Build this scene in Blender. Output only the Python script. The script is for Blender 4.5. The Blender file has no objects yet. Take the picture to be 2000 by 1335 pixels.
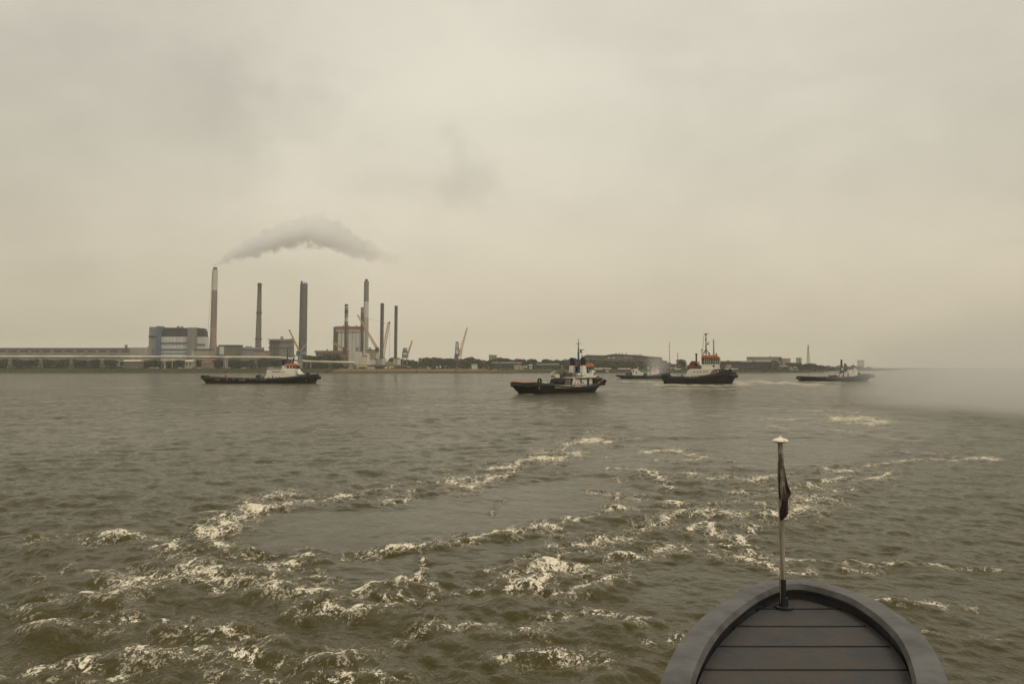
import bpy, math, random
import numpy as np
from mathutils import Vector, Matrix
R = math.radians
random.seed(7)
rng = np.random.default_rng(11)
S = bpy.context.scene
COL = S.collection

# ------------------------------------------------------------------ camera
F, CX, CY, HZ, CAMH = 1575.0, 1042.0, 613.0, 718.0, 5.0
PITCH = math.atan((HZ - CY) / F)
cd = bpy.data.cameras.new('camera'); cam = bpy.data.objects.new('camera', cd); COL.objects.link(cam)
cam.location = (0, 0, CAMH); cam.rotation_euler = (R(90) + PITCH, 0, 0)
cd.lens = 36 * F / 2000; cd.sensor_width = 36; cd.sensor_fit = 'HORIZONTAL'
cd.shift_x = (1000 - CX) / 2000; cd.shift_y = -(667.5 - CY) / 2000
cd.clip_start = 0.1; cd.clip_end = 30000
S.camera = cam

# ------------------------------------------------------------------ sky and sun
SUN_EL, SUN_AZ = 58, 130          # veiled sun high behind the cloud
w = bpy.data.worlds.new('World'); S.world = w; w.use_nodes = True
nt = w.node_tree; N = nt.nodes; Lk = nt.links; N.clear()
def nd(tree, typ, **kw):
    n = tree.nodes.new(typ)
    for k, v in kw.items(): setattr(n, k, v)
    return n
def val(tree, op, a, b=None, c=None, clamp=False):
    n = tree.nodes.new('ShaderNodeMath'); n.operation = op; n.use_clamp = clamp
    for i, x in enumerate((a, b, c)):
        if x is None: continue
        if isinstance(x, (int, float)): n.inputs[i].default_value = x
        else: tree.links.new(x, n.inputs[i])
    return n.outputs[0]
def mrange(tree, x, a, b, c, d, smooth=True):
    n = tree.nodes.new('ShaderNodeMapRange'); n.interpolation_type = 'SMOOTHSTEP' if smooth else 'LINEAR'
    tree.links.new(x, n.inputs[0])
    for i, v in enumerate((a, b, c, d)): n.inputs[i + 1].default_value = v
    return n.outputs[0]
def noise(tree, vec, scale, detail=4, rough=0.55, dist=0.0, out=0):
    n = tree.nodes.new('ShaderNodeTexNoise'); n.inputs['Scale'].default_value = scale
    n.inputs['Detail'].default_value = detail; n.inputs['Roughness'].default_value = rough
    n.inputs['Distortion'].default_value = dist
    tree.links.new(vec, n.inputs['Vector']); return n.outputs[out]
def mapping(tree, vec, scale=(1, 1, 1), loc=(0, 0, 0), rot=(0, 0, 0)):
    n = tree.nodes.new('ShaderNodeMapping'); tree.links.new(vec, n.inputs[0])
    n.inputs['Scale'].default_value = scale; n.inputs['Location'].default_value = loc; n.inputs['Rotation'].default_value = rot
    return n.outputs[0]
def mixc(tree, f, a, b, typ='MIX'):
    n = tree.nodes.new('ShaderNodeMix'); n.data_type = 'RGBA'; n.blend_type = typ
    for i, x in ((0, f), (6, a), (7, b)):
        if isinstance(x, (int, float)): n.inputs[i].default_value = x
        elif isinstance(x, tuple): n.inputs[i].default_value = (*x, 1) if len(x) == 3 else x
        else: tree.links.new(x, n.inputs[i])
    return n.outputs[2]

def raydir(px, py):
    r, u = (px - CX) / F, (CY - py) / F
    return Vector((r, math.cos(PITCH) - u * math.sin(PITCH), math.sin(PITCH) + u * math.cos(PITCH)))
sky = nd(nt, 'ShaderNodeTexSky', sky_type='NISHITA', sun_disc=False)
sky.sun_elevation = R(SUN_EL); sky.sun_rotation = R(SUN_AZ); sky.air_density = 1.5; sky.dust_density = 4
tc = nd(nt, 'ShaderNodeTexCoord'); gen = tc.outputs['Generated']
nz = noise(nt, mapping(nt, gen, (1.0, 1.0, 2.2)), 2.1, 6, 0.5, 0.35)
nz2 = noise(nt, mapping(nt, gen, (1, 1, 1.8), (3, 1, 2)), 6.5, 5, 0.55, 0.2)
cl = val(nt, 'ADD', mrange(nt, nz, 0.32, 0.68, -0.085, 0.06), mrange(nt, nz2, 0.3, 0.7, -0.035, 0.03))
# a few darker scud clouds where the photograph has them, as directions in the sky
wv = nd(nt, 'ShaderNodeVectorMath', operation='MULTIPLY_ADD')
Lk.new(noise(nt, gen, 13, 6, 0.62, 0, 1), wv.inputs[0]); wv.inputs[1].default_value = (0.17,) * 3; Lk.new(gen, wv.inputs[2])
nv = nd(nt, 'ShaderNodeVectorMath', operation='NORMALIZE'); Lk.new(wv.outputs[0], nv.inputs[0])
off = Vector((0.085, 0.085, 0.085))
for (px, py, rad, amt) in ((440, 215, 0.070, 0.12), (905, 345, 0.040, 0.13), (620, 195, 0.04, 0.08), (1255, 440, 0.055, 0.035),
                           (1420, 260, 0.11, 0.04), (700, 415, 0.05, 0.03), (120, 420, 0.22, 0.10), (300, 120, 0.18, 0.08)):
    d = raydir(px, py).normalized(); d = (d + off).normalized()
    dm = nd(nt, 'ShaderNodeVectorMath', operation='DISTANCE'); Lk.new(nv.outputs[0], dm.inputs[0]); dm.inputs[1].default_value = d
    cl = val(nt, 'SUBTRACT', cl, mrange(nt, dm.outputs['Value'], 0, rad * 1.5, amt, 0))
# broad brighter patch of cloud, top centre of the view
dm = nd(nt, 'ShaderNodeVectorMath', operation='DISTANCE'); Lk.new(nv.outputs[0], dm.inputs[0])
dm.inputs[1].default_value = raydir(1060, 60).normalized()
br = mrange(nt, dm.outputs['Value'], 0.0, 0.75, 0.16, -0.02)
lum = val(nt, 'ADD', val(nt, 'ADD', 1.0, cl), br)
sep = nd(nt, 'ShaderNodeSeparateXYZ'); Lk.new(gen, sep.inputs[0])
hor = mrange(nt, sep.outputs[2], -0.02, 0.34, 1, 0)
ccol = mixc(nt, hor, (5.62, 5.30, 4.42), (5.95, 5.22, 3.92))
vm = nd(nt, 'ShaderNodeVectorMath', operation='SCALE'); Lk.new(ccol, vm.inputs[0]); Lk.new(lum, vm.inputs['Scale'])
skyc = mixc(nt, 0.97, sky.outputs[0], vm.outputs[0])
bg = nd(nt, 'ShaderNodeBackground'); bg.inputs[1].default_value = 0.10
Lk.new(skyc, bg.inputs[0]); wo = nd(nt, 'ShaderNodeOutputWorld'); Lk.new(bg.outputs[0], wo.inputs[0])
sl = bpy.data.lights.new('sun', 'SUN'); sl.energy = 1.5; sl.angle = R(25); sl.color = (1, 0.93, 0.8)
so = bpy.data.objects.new('sun', sl); COL.objects.link(so)
_d = Vector((math.sin(R(SUN_AZ)) * math.cos(R(SUN_EL)), math.cos(R(SUN_AZ)) * math.cos(R(SUN_EL)), math.sin(R(SUN_EL))))
so.rotation_euler = _d.to_track_quat('Z', 'Y').to_euler(); so.location = (0, 0, 300)
S.view_settings.view_transform = 'Standard'; S.view_settings.look = 'None'
S.view_settings.exposure = 0.20; S.view_settings.gamma = 1.0
S.cycles.volume_bounces = 32; S.cycles.max_bounces = 32; S.cycles.volume_max_steps = 256
S.cycles.volume_step_rate = 1.0

# ------------------------------------------------------------------ geometry helpers
def PT(px, py, Y):                      # point on the plane y = Y seen at a pixel
    d = raydir(px, py); k = Y / d.y
    return Vector((d.x * k, Y, CAMH + d.z * k))
def W(px, py, z=0.0):                   # point on the level z
    d = raydir(px, py); k = (z - CAMH) / d.z
    return Vector((d.x * k, d.y * k, z))

class MB:
    def __init__(s): s.v = []; s.f = []
    def add(s, vs, fs):
        o = len(s.v); s.v += [tuple(v) for v in vs]; s.f += [tuple(i + o for i in f) for f in fs]; return s
    def box(s, x0, x1, y0, y1, z0, z1):
        return s.add([(x0, y0, z0), (x1, y0, z0), (x1, y1, z0), (x0, y1, z0), (x0, y0, z1), (x1, y0, z1), (x1, y1, z1), (x0, y1, z1)],
                     [(0, 3, 2, 1), (4, 5, 6, 7), (0, 1, 5, 4), (1, 2, 6, 5), (2, 3, 7, 6), (3, 0, 4, 7)])
    def prism(s, pts, y0, y1, y0t=None, y1t=None):     # side profile (x, z) extruded in y
        n = len(pts)
        a = sum(pts[i][0] * pts[(i + 1) % n][1] - pts[(i + 1) % n][0] * pts[i][1] for i in range(n))
        if a < 0: pts = pts[::-1]
        vs = [(x, y0, z) for x, z in pts] + [(x, y1, z) for x, z in pts]
        fs = [tuple(range(n)), tuple(range(2 * n - 1, n - 1, -1))]
        fs += [(i, i + n, (i + 1) % n + n, (i + 1) % n) for i in range(n)]
        return s.add(vs, fs)
    def tube(s, p0, p1, r0, r1=None, n=8):
        p0, p1 = Vector(p0), Vector(p1); r1 = r0 if r1 is None else r1
        q = (p1 - p0).to_track_quat('Z', 'Y'); vs = []
        for p, r in ((p0, r0), (p1, r1)):
            for i in range(n):
                a = 2 * math.pi * i / n; vs.append(p + q @ Vector((r * math.cos(a), r * math.sin(a), 0)))
        fs = [(i, (i + 1) % n, (i + 1) % n + n, i + n) for i in range(n)] + [tuple(range(n - 1, -1, -1)), tuple(range(n, 2 * n))]
        return s.add(vs, fs)
    def path(s, pts, r, n=6):
        for a, b in zip(pts[:-1], pts[1:]): s.tube(a, b, r, r, n)
        return s
    def lathe(s, prof, n=24, c=(0, 0)):               # prof (r, z)
        vs = [(c[0] + r * math.cos(2 * math.pi * i / n), c[1] + r * math.sin(2 * math.pi * i / n), z) for r, z in prof for i in range(n)]
        fs = [(k * n + i, k * n + (i + 1) % n, (k + 1) * n + (i + 1) % n, (k + 1) * n + i) for k in range(len(prof) - 1) for i in range(n)]
        fs += [tuple(range(n - 1, -1, -1)), tuple(range((len(prof) - 1) * n, len(prof) * n))]
        return s.add(vs, fs)
    def torus(s, c, R0, r0, ax='Y', n=16, m=8):
        vs = []; fs = []
        for i in range(n):
            a = 2 * math.pi * i / n
            for j in range(m):
                b = 2 * math.pi * j / m; q = R0 + r0 * math.cos(b); e = r0 * math.sin(b)
                p = {'Y': (q * math.cos(a), e, q * math.sin(a)), 'X': (e, q * math.cos(a), q * math.sin(a)), 'Z': (q * math.cos(a), q * math.sin(a), e)}[ax]
                vs.append((c[0] + p[0], c[1] + p[1], c[2] + p[2])); fs.append((i * m + j, ((i + 1) % n) * m + j, ((i + 1) % n) * m + (j + 1) % m, i * m + (j + 1) % m))
        return s.add(vs, fs)
    def lattice(s, p0, p1, w0, w1, bays, r=0.12, side=None):   # four chords and zig-zag bracing
        p0, p1 = Vector(p0), Vector(p1); ax = (p1 - p0).normalized()
        side = Vector(side or (0, 1, 0)); u = ax.cross(side).normalized(); v = ax.cross(u).normalized()
        def cr(t, k):
            w_ = (w0 + (w1 - w0) * t) / 2; sx, sy = ((-1, -1), (1, -1), (1, 1), (-1, 1))[k % 4]
            return p0.lerp(p1, t) + u * w_ * sx + v * w_ * sy
        for k in range(4): s.tube(cr(0, k), cr(1, k), r, r, 5)
        for b in range(bays):
            t0, t1 = b / bays, (b + 1) / bays
            for k in range(4):
                s.tube(cr(t0, k), cr(t1, k + 1), r * .6, r * .6, 4); s.tube(cr(t1, k), cr(t1, k + 1), r * .6, r * .6, 4)
        return s

def link(name, mb, mat, parent=None, loc=None, smooth=False, bevel=0):
    me = bpy.data.meshes.new(name); me.from_pydata(mb.v, [], mb.f); me.update()
    me.materials.append(mat)
    if smooth:
        me.polygons.foreach_set('use_smooth', [True] * len(me.polygons))
        try: me.set_sharp_from_angle(angle=R(40))
        except Exception: pass
    o = bpy.data.objects.new(name, me); COL.objects.link(o)
    if parent is not None: o.parent = parent
    if loc is not None: o.location = loc
    return o
def tag(o, label=None, cat=None, group=None, kind=None):
    if label: o['label'] = label
    if cat: o['category'] = cat
    if group: o['group'] = group
    if kind: o['kind'] = kind
    return o
def thing(name, label, cat, loc=(0, 0, 0), rz=0, group=None):
    o = bpy.data.objects.new(name, None); COL.objects.link(o); o.empty_display_size = 0.3
    o.location = loc; o.rotation_euler = (0, 0, rz); return tag(o, label, cat, group)
def dup(root, loc, rz=0, scale=None, label=None, group=None):
    r = root.copy(); COL.objects.link(r); r.location = loc; r.rotation_euler = (0, 0, rz)
    if scale: r.scale = scale
    if label: r['label'] = label
    if group: r['group'] = group
    for ch in list(root.children):
        c = ch.copy(); COL.objects.link(c); c.parent = r
    return r

# ------------------------------------------------------------------ materials
MATS = {}
def mat(name, col, rough=0.7, var=0.15, scale=0.4, col2=None, metal=0.0, streak=False, spec=0.4, detail=5, thr=(0.35, 0.65), bump=0.0):
    if name in MATS: return MATS[name]
    m = bpy.data.materials.new(name); m.use_nodes = True; t = m.node_tree; p = t.nodes['Principled BSDF']
    tc = nd(t, 'ShaderNodeTexCoord'); v = tc.outputs['Object']
    if streak: v = mapping(t, v, (1, 1, 0.12))
    n = noise(t, v, scale, detail, 0.6)
    c2 = col2 or tuple(c * (1 - 2.2 * var) for c in col); c1 = tuple(min(1, c * (1 + var * .5)) for c in col)
    fac = mrange(t, n, thr[0], thr[1], 0, 1)
    t.links.new(mixc(t, fac, c1, c2), p.inputs['Base Color'])
    p.inputs['Roughness'].default_value = rough; p.inputs['Metallic'].default_value = metal
    p.inputs['Specular IOR Level'].default_value = spec
    if bump:
        b = nd(t, 'ShaderNodeBump'); b.inputs['Distance'].default_value = bump; t.links.new(noise(t, tc.outputs['Object'], scale * 6, 4), b.inputs['Height']); t.links.new(b.outputs[0], p.inputs['Normal'])
    MATS[name] = m; return m
M = dict(
    concrete=mat('concrete', (0.34, 0.32, 0.27), 0.85, 0.12, 0.08, streak=True),
    concrete_warm=mat('concrete_warm', (0.20, 0.18, 0.145), 0.85, 0.12, 0.08, streak=True),
    concrete_pale=mat('concrete_pale', (0.50, 0.48, 0.40), 0.85, 0.10, 0.06, streak=True),
    concrete_dark=mat('concrete_dark', (0.105, 0.10, 0.085), 0.85, 0.12, 0.08, streak=True),
    brick_brown=mat('brick_brown', (0.21, 0.165, 0.125), 0.9, 0.12, 0.1, streak=True),
    brick_grey=mat('brick_grey', (0.17, 0.15, 0.12), 0.9, 0.15, 0.1, streak=True),
    brick_pink=mat('brick_pink', (0.30, 0.22, 0.165), 0.9, 0.12, 0.08, streak=True),
    panel_grey=mat('panel_grey', (0.22, 0.215, 0.19), 0.7, 0.1, 0.12, streak=True),
    panel_white=mat('panel_white', (0.55, 0.54, 0.48), 0.6, 0.08, 0.1, streak=True),
    panel_olive=mat('panel_olive', (0.13, 0.125, 0.085), 0.8, 0.12, 0.1, streak=True),
    tan_wall=mat('tan_wall', (0.34, 0.29, 0.21), 0.8, 0.12, 0.1, streak=True),
    navy=mat('navy_panel', (0.02, 0.023, 0.035), 0.6, 0.1, 0.1, streak=True),
    blue=mat('blue_paint', (0.085, 0.125, 0.185), 0.5, 0.12, 0.3),
    mastblue=mat('mast_blue', (0.05, 0.10, 0.18), 0.5, 0.12, 0.8),
    redroof=mat('red_roof', (0.28, 0.10, 0.075), 0.8, 0.12, 0.1),
    asphalt=mat('dark_roof', (0.06, 0.055, 0.05), 0.9, 0.15, 0.1),
    pipe=mat('pipe_white', (0.62, 0.56, 0.43), 0.5, 0.12, 0.05, col2=(0.45, 0.38, 0.28)),
    yellow=mat('crane_yellow', (0.50, 0.32, 0.09), 0.5, 0.15, 0.3),
    cranetan=mat('crane_tan', (0.55, 0.36, 0.20), 0.6, 0.15, 0.3),
    rustred=mat('rust_red', (0.30, 0.10, 0.06), 0.7, 0.2, 0.3),
    steel=mat('steel_dark', (0.135, 0.12, 0.10), 0.6, 0.2, 0.3),
    steelgrey=mat('steel_grey', (0.24, 0.25, 0.24), 0.6, 0.15, 0.3),
    cream=mat('cream_paint', (0.60, 0.54, 0.42), 0.6, 0.1, 0.2, streak=True),
    glass=mat('dark_glass', (0.02, 0.025, 0.03), 0.15, 0.1, 1.0, spec=0.6),
    hull=mat('hull_black', (0.022, 0.021, 0.023), 0.45, 0.2, 0.5, col2=(0.04, 0.032, 0.028)),
    hullb=mat('hull_weathered', (0.028, 0.027, 0.025), 0.5, 0.2, 0.7, col2=(0.075, 0.06, 0.045), thr=(0.5, 0.8)),
    boot=mat('boot_topping', (0.02, 0.02, 0.022), 0.5, 0.1, 1.0),
    white=mat('white_paint', (0.66, 0.62, 0.53), 0.5, 0.06, 0.9, col2=(0.50, 0.38, 0.27), streak=True, thr=(0.55, 0.8)),
    orange=mat('orange_paint', (0.52, 0.16, 0.075), 0.5, 0.1, 0.7),
    red=mat('red_paint', (0.30, 0.055, 0.035), 0.6, 0.15, 0.6),
    maroon=mat('maroon_canvas', (0.16, 0.035, 0.028), 0.8, 0.2, 0.8),
    rubber=mat('rubber', (0.022, 0.02, 0.019), 0.8, 0.2, 1.5),
    rust=mat('rusty_steel', (0.12, 0.06, 0.035), 0.8, 0.3, 1.2, col2=(0.04, 0.03, 0.025)),
    deck=mat('deck_paint', (0.10, 0.05, 0.035), 0.8, 0.2, 0.8, col2=(0.05, 0.05, 0.04)),
    black=mat('black_paint', (0.015, 0.015, 0.016), 0.5, 0.1, 1.0),
    letter=mat('letter_paint', (0.62, 0.55, 0.40), 0.6, 0.1, 2.0),
    safety=mat('rail_yellow', (0.45, 0.44, 0.30), 0.6, 0.1, 1.0),
    carw=mat('car_white', (0.6, 0.58, 0.52), 0.3, 0.05, 1.0), carr=mat('car_red', (0.42, 0.06, 0.04), 0.3, 0.05, 1.0),
    card=mat('car_dark', (0.05, 0.055, 0.07), 0.3, 0.05, 1.0), signy=mat('sign_yellow', (0.65, 0.5, 0.08), 0.5, 0.08, 1.0),
    bark=mat('bark', (0.07, 0.055, 0.04), 0.9, 0.2, 3.0),
)
def leafmat(name, a, b):
    m = bpy.data.materials.new(name); m.use_nodes = True; t = m.node_tree; p = t.nodes['Principled BSDF']
    tc = nd(t, 'ShaderNodeTexCoord'); n = noise(t, tc.outputs['Object'], 0.9, 4, 0.6)
    oi = nd(t, 'ShaderNodeObjectInfo'); f = val(t, 'ADD', mrange(t, n, 0.35, 0.65, 0, 0.75), val(t, 'MULTIPLY', oi.outputs['Random'], 0.25))
    t.links.new(mixc(t, f, a, b), p.inputs['Base Color']); p.inputs['Roughness'].default_value = 0.8; p.inputs['Specular IOR Level'].default_value = 0.2
    return m
LEAF = [leafmat('foliage_dark', (0.022, 0.028, 0.014), (0.045, 0.052, 0.025)), leafmat('foliage_mid', (0.040, 0.050, 0.024), (0.070, 0.080, 0.038)),
        leafmat('foliage_olive', (0.075, 0.08, 0.035), (0.12, 0.115, 0.055))]

# ------------------------------------------------------------------ land
def gz(px): return float(np.interp(px, [-900, 640, 900, 1100, 1300, 1500, 1700, 1850], [4.4, 4.3, 4.0, 3.8, 3.3, 2.8, 2.6, 2.4]))
shore_px = [(-1400, 728), (-900, 728), (-400, 728), (0, 728), (235, 728.1), (400, 728), (600, 728.2), (700, 728.2), (800, 728.2), (900, 728.3), (1000, 728.1),
            (1060, 728), (1150, 727.6), (1250, 727.8), (1350, 727.9), (1440, 728), (1480, 727.8), (1530, 727.6), (1565, 727.2), (1600, 726.2), (1640, 724.8),
            (1680, 723.9), (1720, 723.3), (1745, 722.5), (1775, 721.4), (1830, 720.6), (1950, 720.2), (2200, 719.9), (2600, 719.8)]
SH = [(px, W(px, py)) for px, py in shore_px]
# subdivide the shoreline so that the bank wanders
pts = []
for (a, pa), (b, pb) in zip(SH[:-1], SH[1:]):
    n = max(2, int((pb - pa).length / 12))
    for i in range(n): t = i / n; pts.append((a + (b - a) * t, pa.lerp(pb, t)))
pts.append(SH[-1])
def wob(x, s, a, seed=0): return a * (math.sin(x / s + seed) + 0.6 * math.sin(x / s * 2.3 + 1.7 + seed) + 0.4 * math.sin(x / s * 5.1 + seed * 2))
land = MB(); prof = [(0, -1.2), (1.0, 0.0), (2.2, 0.55), (6, 0.9), (12, 0.62), (20, 0.9), (34, 1.0), (60, 1.0), (200, 1.0), (800, 1.0), (5200, 1.0)]
rows = []
for i, (px, p) in enumerate(pts):
    g = gz(px); o = wob(p.x, 23, 0.7); row = []
    for k, (d, h) in enumerate(prof):
        dn = Vector((0.0, 1, 0)) if px < 1560 else Vector((0.25, 1, 0)).normalized()
        q = p + dn * (d + (o if k > 1 else o * .3))
        if k == 0: z = -1.2
        elif k == 1: z = 0.1
        elif k == 2: z = 0.55
        elif k == 3: z = g * 0.38 + wob(p.x, 11, .12, 1)
        elif k == 4: z = g * 0.62 + wob(p.x, 15, .15, 2)
        elif k == 5: z = g * 0.93 + wob(p.x, 9, .10, 3)
        else: z = g
        row.append((q.x, q.y, z))
    rows.append(row)
nk = len(prof); land.v = [v for r_ in rows for v in r_]
land.f = [(i * nk + k, (i + 1) * nk + k, (i + 1) * nk + k + 1, i * nk + k + 1) for i in range(len(rows) - 1) for k in range(nk - 1)]
gm = bpy.data.materials.new('bank_grass_and_sand'); gm.use_nodes = True; t = gm.node_tree; p = t.nodes['Principled BSDF']
tc = nd(t, 'ShaderNodeTexCoord'); ob = tc.outputs['Object']; sp = nd(t, 'ShaderNodeSeparateXYZ'); t.links.new(ob, sp.inputs[0])
n1 = noise(t, mapping(t, ob, (0.05, 0.12, 0.9)), 1.0, 5, 0.6); n2 = noise(t, mapping(t, ob, (0.16, 0.3, 1.6)), 1.0, 5, 0.65)
gr = mixc(t, mrange(t, n2, 0.35, 0.65, 0, 1), (0.020, 0.024, 0.009), (0.050, 0.052, 0.019))
sd = mixc(t, mrange(t, n2, 0.3, 0.7, 0, 1), (0.19, 0.125, 0.062), (0.11, 0.08, 0.042))
# sandy stretch of the bank under the platform and the cranes
sx = val(t, 'MULTIPLY', mrange(t, sp.outputs[0], -205, -178, 0, 1), mrange(t, sp.outputs[0], -90, 40, 1, 0.30))
hz_ = mrange(t, sp.outputs[2], 0.9, 2.2, 0.15, 1)
sandf = val(t, 'MULTIPLY', mrange(t, val(t, 'ADD', n1, val(t, 'MULTIPLY', sx, 0.42)), 0.62, 0.80, 0, 1), hz_, clamp=True)
c = mixc(t, sandf, gr, sd)
mud = mrange(t, sp.outputs[2], 0.25, 0.7, 1, 0); c = mixc(t, mud, c, (0.055, 0.048, 0.035))
t.links.new(c, p.inputs['Base Color']); p.inputs['Roughness'].default_value = 0.95; p.inputs['Specular IOR Level'].default_value = 0.1
tag(link('ground', land, gm), kind='structure')
# rough weeds and low scrub on the bank: uncountable cover
sc = MB()
for i in range(9000):
    k = random.randrange(len(pts) - 1); px, pa = pts[k]; a = pa.lerp(pts[k + 1][1], random.random())
    if not -80 < px < 1760: continue
    dist = random.choice((3, 7, 12, 17, 21, 24, 28)) + random.uniform(-2, 2); g = gz(px)
    z = g * float(np.interp(dist, [0, 2.2, 6, 12, 20, 34], [0.05, 0.16, 0.38, 0.62, 0.93, 1.0])); h = random.uniform(0.25, 0.95) * (1.25 if dist > 19 else 0.8)
    if 640 < px < 930 and random.random() < 0.82: continue
    x, y = a.x, a.y + dist; r_ = random.uniform(0.5, 1.6); an = random.random() * 3.14; dx, dy = math.cos(an) * r_, math.sin(an) * r_
    sc.add([(x - dx, y - dy, z - .1), (x + dx, y + dy, z - .1), (x + dx * .4, y + dy * .4, z + h), (x - dx * .7, y - dy * .7, z + h * .75)], [(0, 1, 2, 3)])
    sc.add([(x + dy, y - dx, z - .1), (x - dy, y + dx, z - .1), (x - dy * .6, y + dx * .6, z + h * .8), (x + dy * .5, y - dx * .5, z + h * .9)], [(0, 1, 2, 3)])
tag(link('bank_weeds', sc, leafmat('weeds', (0.024, 0.028, 0.011), (0.058, 0.058, 0.023))), 'rough green weeds and scrub along the far river bank', kind='stuff')

# ------------------------------------------------------------------ water
def tile(Lt, n, lmin, lmax, wind, spread, seed, chop):
    r_ = np.random.default_rng(seed); k1 = np.fft.fftfreq(n, Lt / n) * 2 * np.pi
    kx, ky = np.meshgrid(k1, k1, indexing='ij'); k = np.hypot(kx, ky); k[0, 0] = 1
    lam = 2 * np.pi / k
    band = np.clip((lam - lmin) / (0.25 * lmin), 0, 1) * np.clip((lmax - lam) / (0.25 * lmax), 0, 1)
    cs = (kx * math.cos(wind) + ky * math.sin(wind)) / k
    P = band * k ** -4.0 * (0.12 + np.abs(cs) ** spread); P[0, 0] = 0
    h = np.fft.fft2(r_.standard_normal((n, n))) * np.sqrt(P)
    H = np.real(np.fft.ifft2(h)); s_ = H.std(); H /= s_
    DX = np.real(np.fft.ifft2(-1j * kx / k * h)) / s_; DY = np.real(np.fft.ifft2(-1j * ky / k * h)) / s_
    return H, DX * chop, DY * chop
def samp(T, Lt, x, y):
    H, DX, DY = T; n = H.shape[0]; u = (x / Lt * n) % n; v = (y / Lt * n) % n
    i = np.floor(u).astype(int) % n; j = np.floor(v).astype(int) % n; a = u - np.floor(u); b = v - np.floor(v); i2 = (i + 1) % n; j2 = (j + 1) % n
    f = lambda A: (A[i, j] * (1 - a) + A[i2, j] * a) * (1 - b) + (A[i, j2] * (1 - a) + A[i2, j2] * a) * b
    return f(H), f(DX), f(DY)
pxs = np.concatenate([np.linspace(-3200, -260, 70)[:-1], np.arange(-260, 2262, 2.0), np.linspace(2262, 5200, 70)[1:]])
pys = np.concatenate([np.array([719.25, 719.6, 720, 720.5, 721]), np.arange(721.6, 760, 0.6), np.arange(760, 1470, 1.15)])
PX, PY = np.meshgrid(pxs, pys)          # rows far -> near
r_ = (PX - CX) / F; u_ = (CY - PY) / F
dy_ = math.cos(PITCH) - u_ * math.sin(PITCH); dz_ = math.sin(PITCH) + u_ * math.cos(PITCH); k_ = -CAMH / dz_
X = r_ * k_; Y = dy_ * k_
D = Y.copy()
# photograph-measured foam and crest lines: each a run of points with half width (px), strength and crest height (m)
FO = []
def fo(pts, w_, s_, h=0.0, br=0.0): FO.append((pts, w_, s_, h))
fo([(474,996),(489,990),(537,986),(578,979),(640,973),(679,965)], 6, .8, .05)
fo([(514,967),(535,963),(571,963)], 5, .8, .08); fo([(415,1045),(453,1024),(474,1012),(490,1000)], 10, .85, .10)
fo([(478,1008),(492,986),(510,975)], 9, .95, .10); fo([(492,1000),(520,990),(560,985)], 6, .8)
fo([(359,1000),(400,998),(456,998)], 3.5, .55); fo([(411,1010),(425,1012),(439,1007)], 4, .8); fo([(400,1020),(440,1012),(470,1004)], 4, .6)
fo([(420,1040),(470,1018),(486,1004)], 5, .7)
fo([(385,1033),(397,1038),(411,1052),(429,1064),(446,1068)], 7, .95, .16)
fo([(251,1045),(275,1045),(296,1055),(334,1055),(369,1052),(397,1038)], 5, .8, .14)
fo([(200,1050),(225,1046),(251,1045)], 5, .7, .12)
fo([(340,1062),(365,1050),(392,1035)], 4, .6, .05); fo([(300,1078),(315,1066),(335,1072)], 9, .9, .16)
fo([(453,1087),(477,1088)], 6, .85, .12); fo([(160,1180),(240,1160),(265,1146),(300,1135),(334,1128),(369,1123),(397,1118)], 8, .8, .38)
fo([(397,1120),(422,1127),(453,1135),(488,1139),(526,1149),(561,1153),(600,1162),(650,1172)], 9, 1.0, .34)
fo([(385,1135),(420,1150),(470,1152)], 8, .8, .0); fo([(255,1146),(280,1138),(300,1136)], 11, 1.0, .1); fo([(230,1170),(262,1150)], 9, .9)
fo([(369,1117),(378,1106),(394,1097),(410,1101)], 5, .9, .16); fo([(404,1101),(439,1110)], 3, .5, .06); fo([(330,1130),(345,1118),(369,1113)], 5, .7, .1)
fo([(415,1120),(440,1112),(452,1103)], 5, .8, .1)
fo([(530,1104),(561,1097),(585,1088),(599,1081)], 8, .95, .14); fo([(545,1104),(575,1103)], 7, .9, .05)
fo([(561,1142),(582,1132),(606,1125),(645,1129),(643,1136),(606,1142)], 6, .85, .12); fo([(509,1108),(530,1118),(543,1136),(530,1145)], 6, .8, .1)
fo([(560,1120),(566,1110),(556,1108)], 4, .7); fo([(440,1130),(500,1143),(560,1140),(580,1136)], 7, .8, .05)
fo([(446,1068),(500,1078),(560,1083),(613,1085),(627,1094)], 2.5, .35, .12)
fo([(627,1094),(648,1087),(683,1081),(718,1078),(753,1073),(814,1067),(871,1057),(903,1052)], 3.6, .95, .12)
fo([(850,1060),(880,1054)], 5, .9, .06); fo([(903,1052),(941,1046),(979,1039),(1000,1038)], 5, .95, .10); fo([(1010,1036),(1043,1030),(1070,1028)], 4.5, .8, .08)
fo([(1043,1028),(1060,1026),(1087,1029)], 5, 1, .06); fo([(1075,1024),(1110,1018),(1145,1012),(1170,1003)], 2.8, .7, .08); fo([(1170,1001),(1202,993),(1222,992),(1240,996)], 4.5, 1, .08)
fo([(662,968),(718,960),(753,954),(790,938),(833,940)], 3, .5, .07); fo([(750,977),(775,977),(801,971),(800,966)], 4, .75, .05); fo([(780,968),(797,960),(807,958)], 3.5, .7, .04)
fo([(833,942),(860,938),(877,937)], 4, .7, .08); fo([(877,936),(900,944),(915,950)], 11, .98, .10); fo([(909,948),(925,942),(957,934),(986,928),(1005,918)], 5.5, .95, .08)
fo([(890,931),(915,930),(941,929),(957,926)], 4, .9, .05); fo([(947,914),(979,914),(1005,906),(1037,896),(1068,896),(1100,890),(1132,882)], 4.6, .95, .06)
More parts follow.
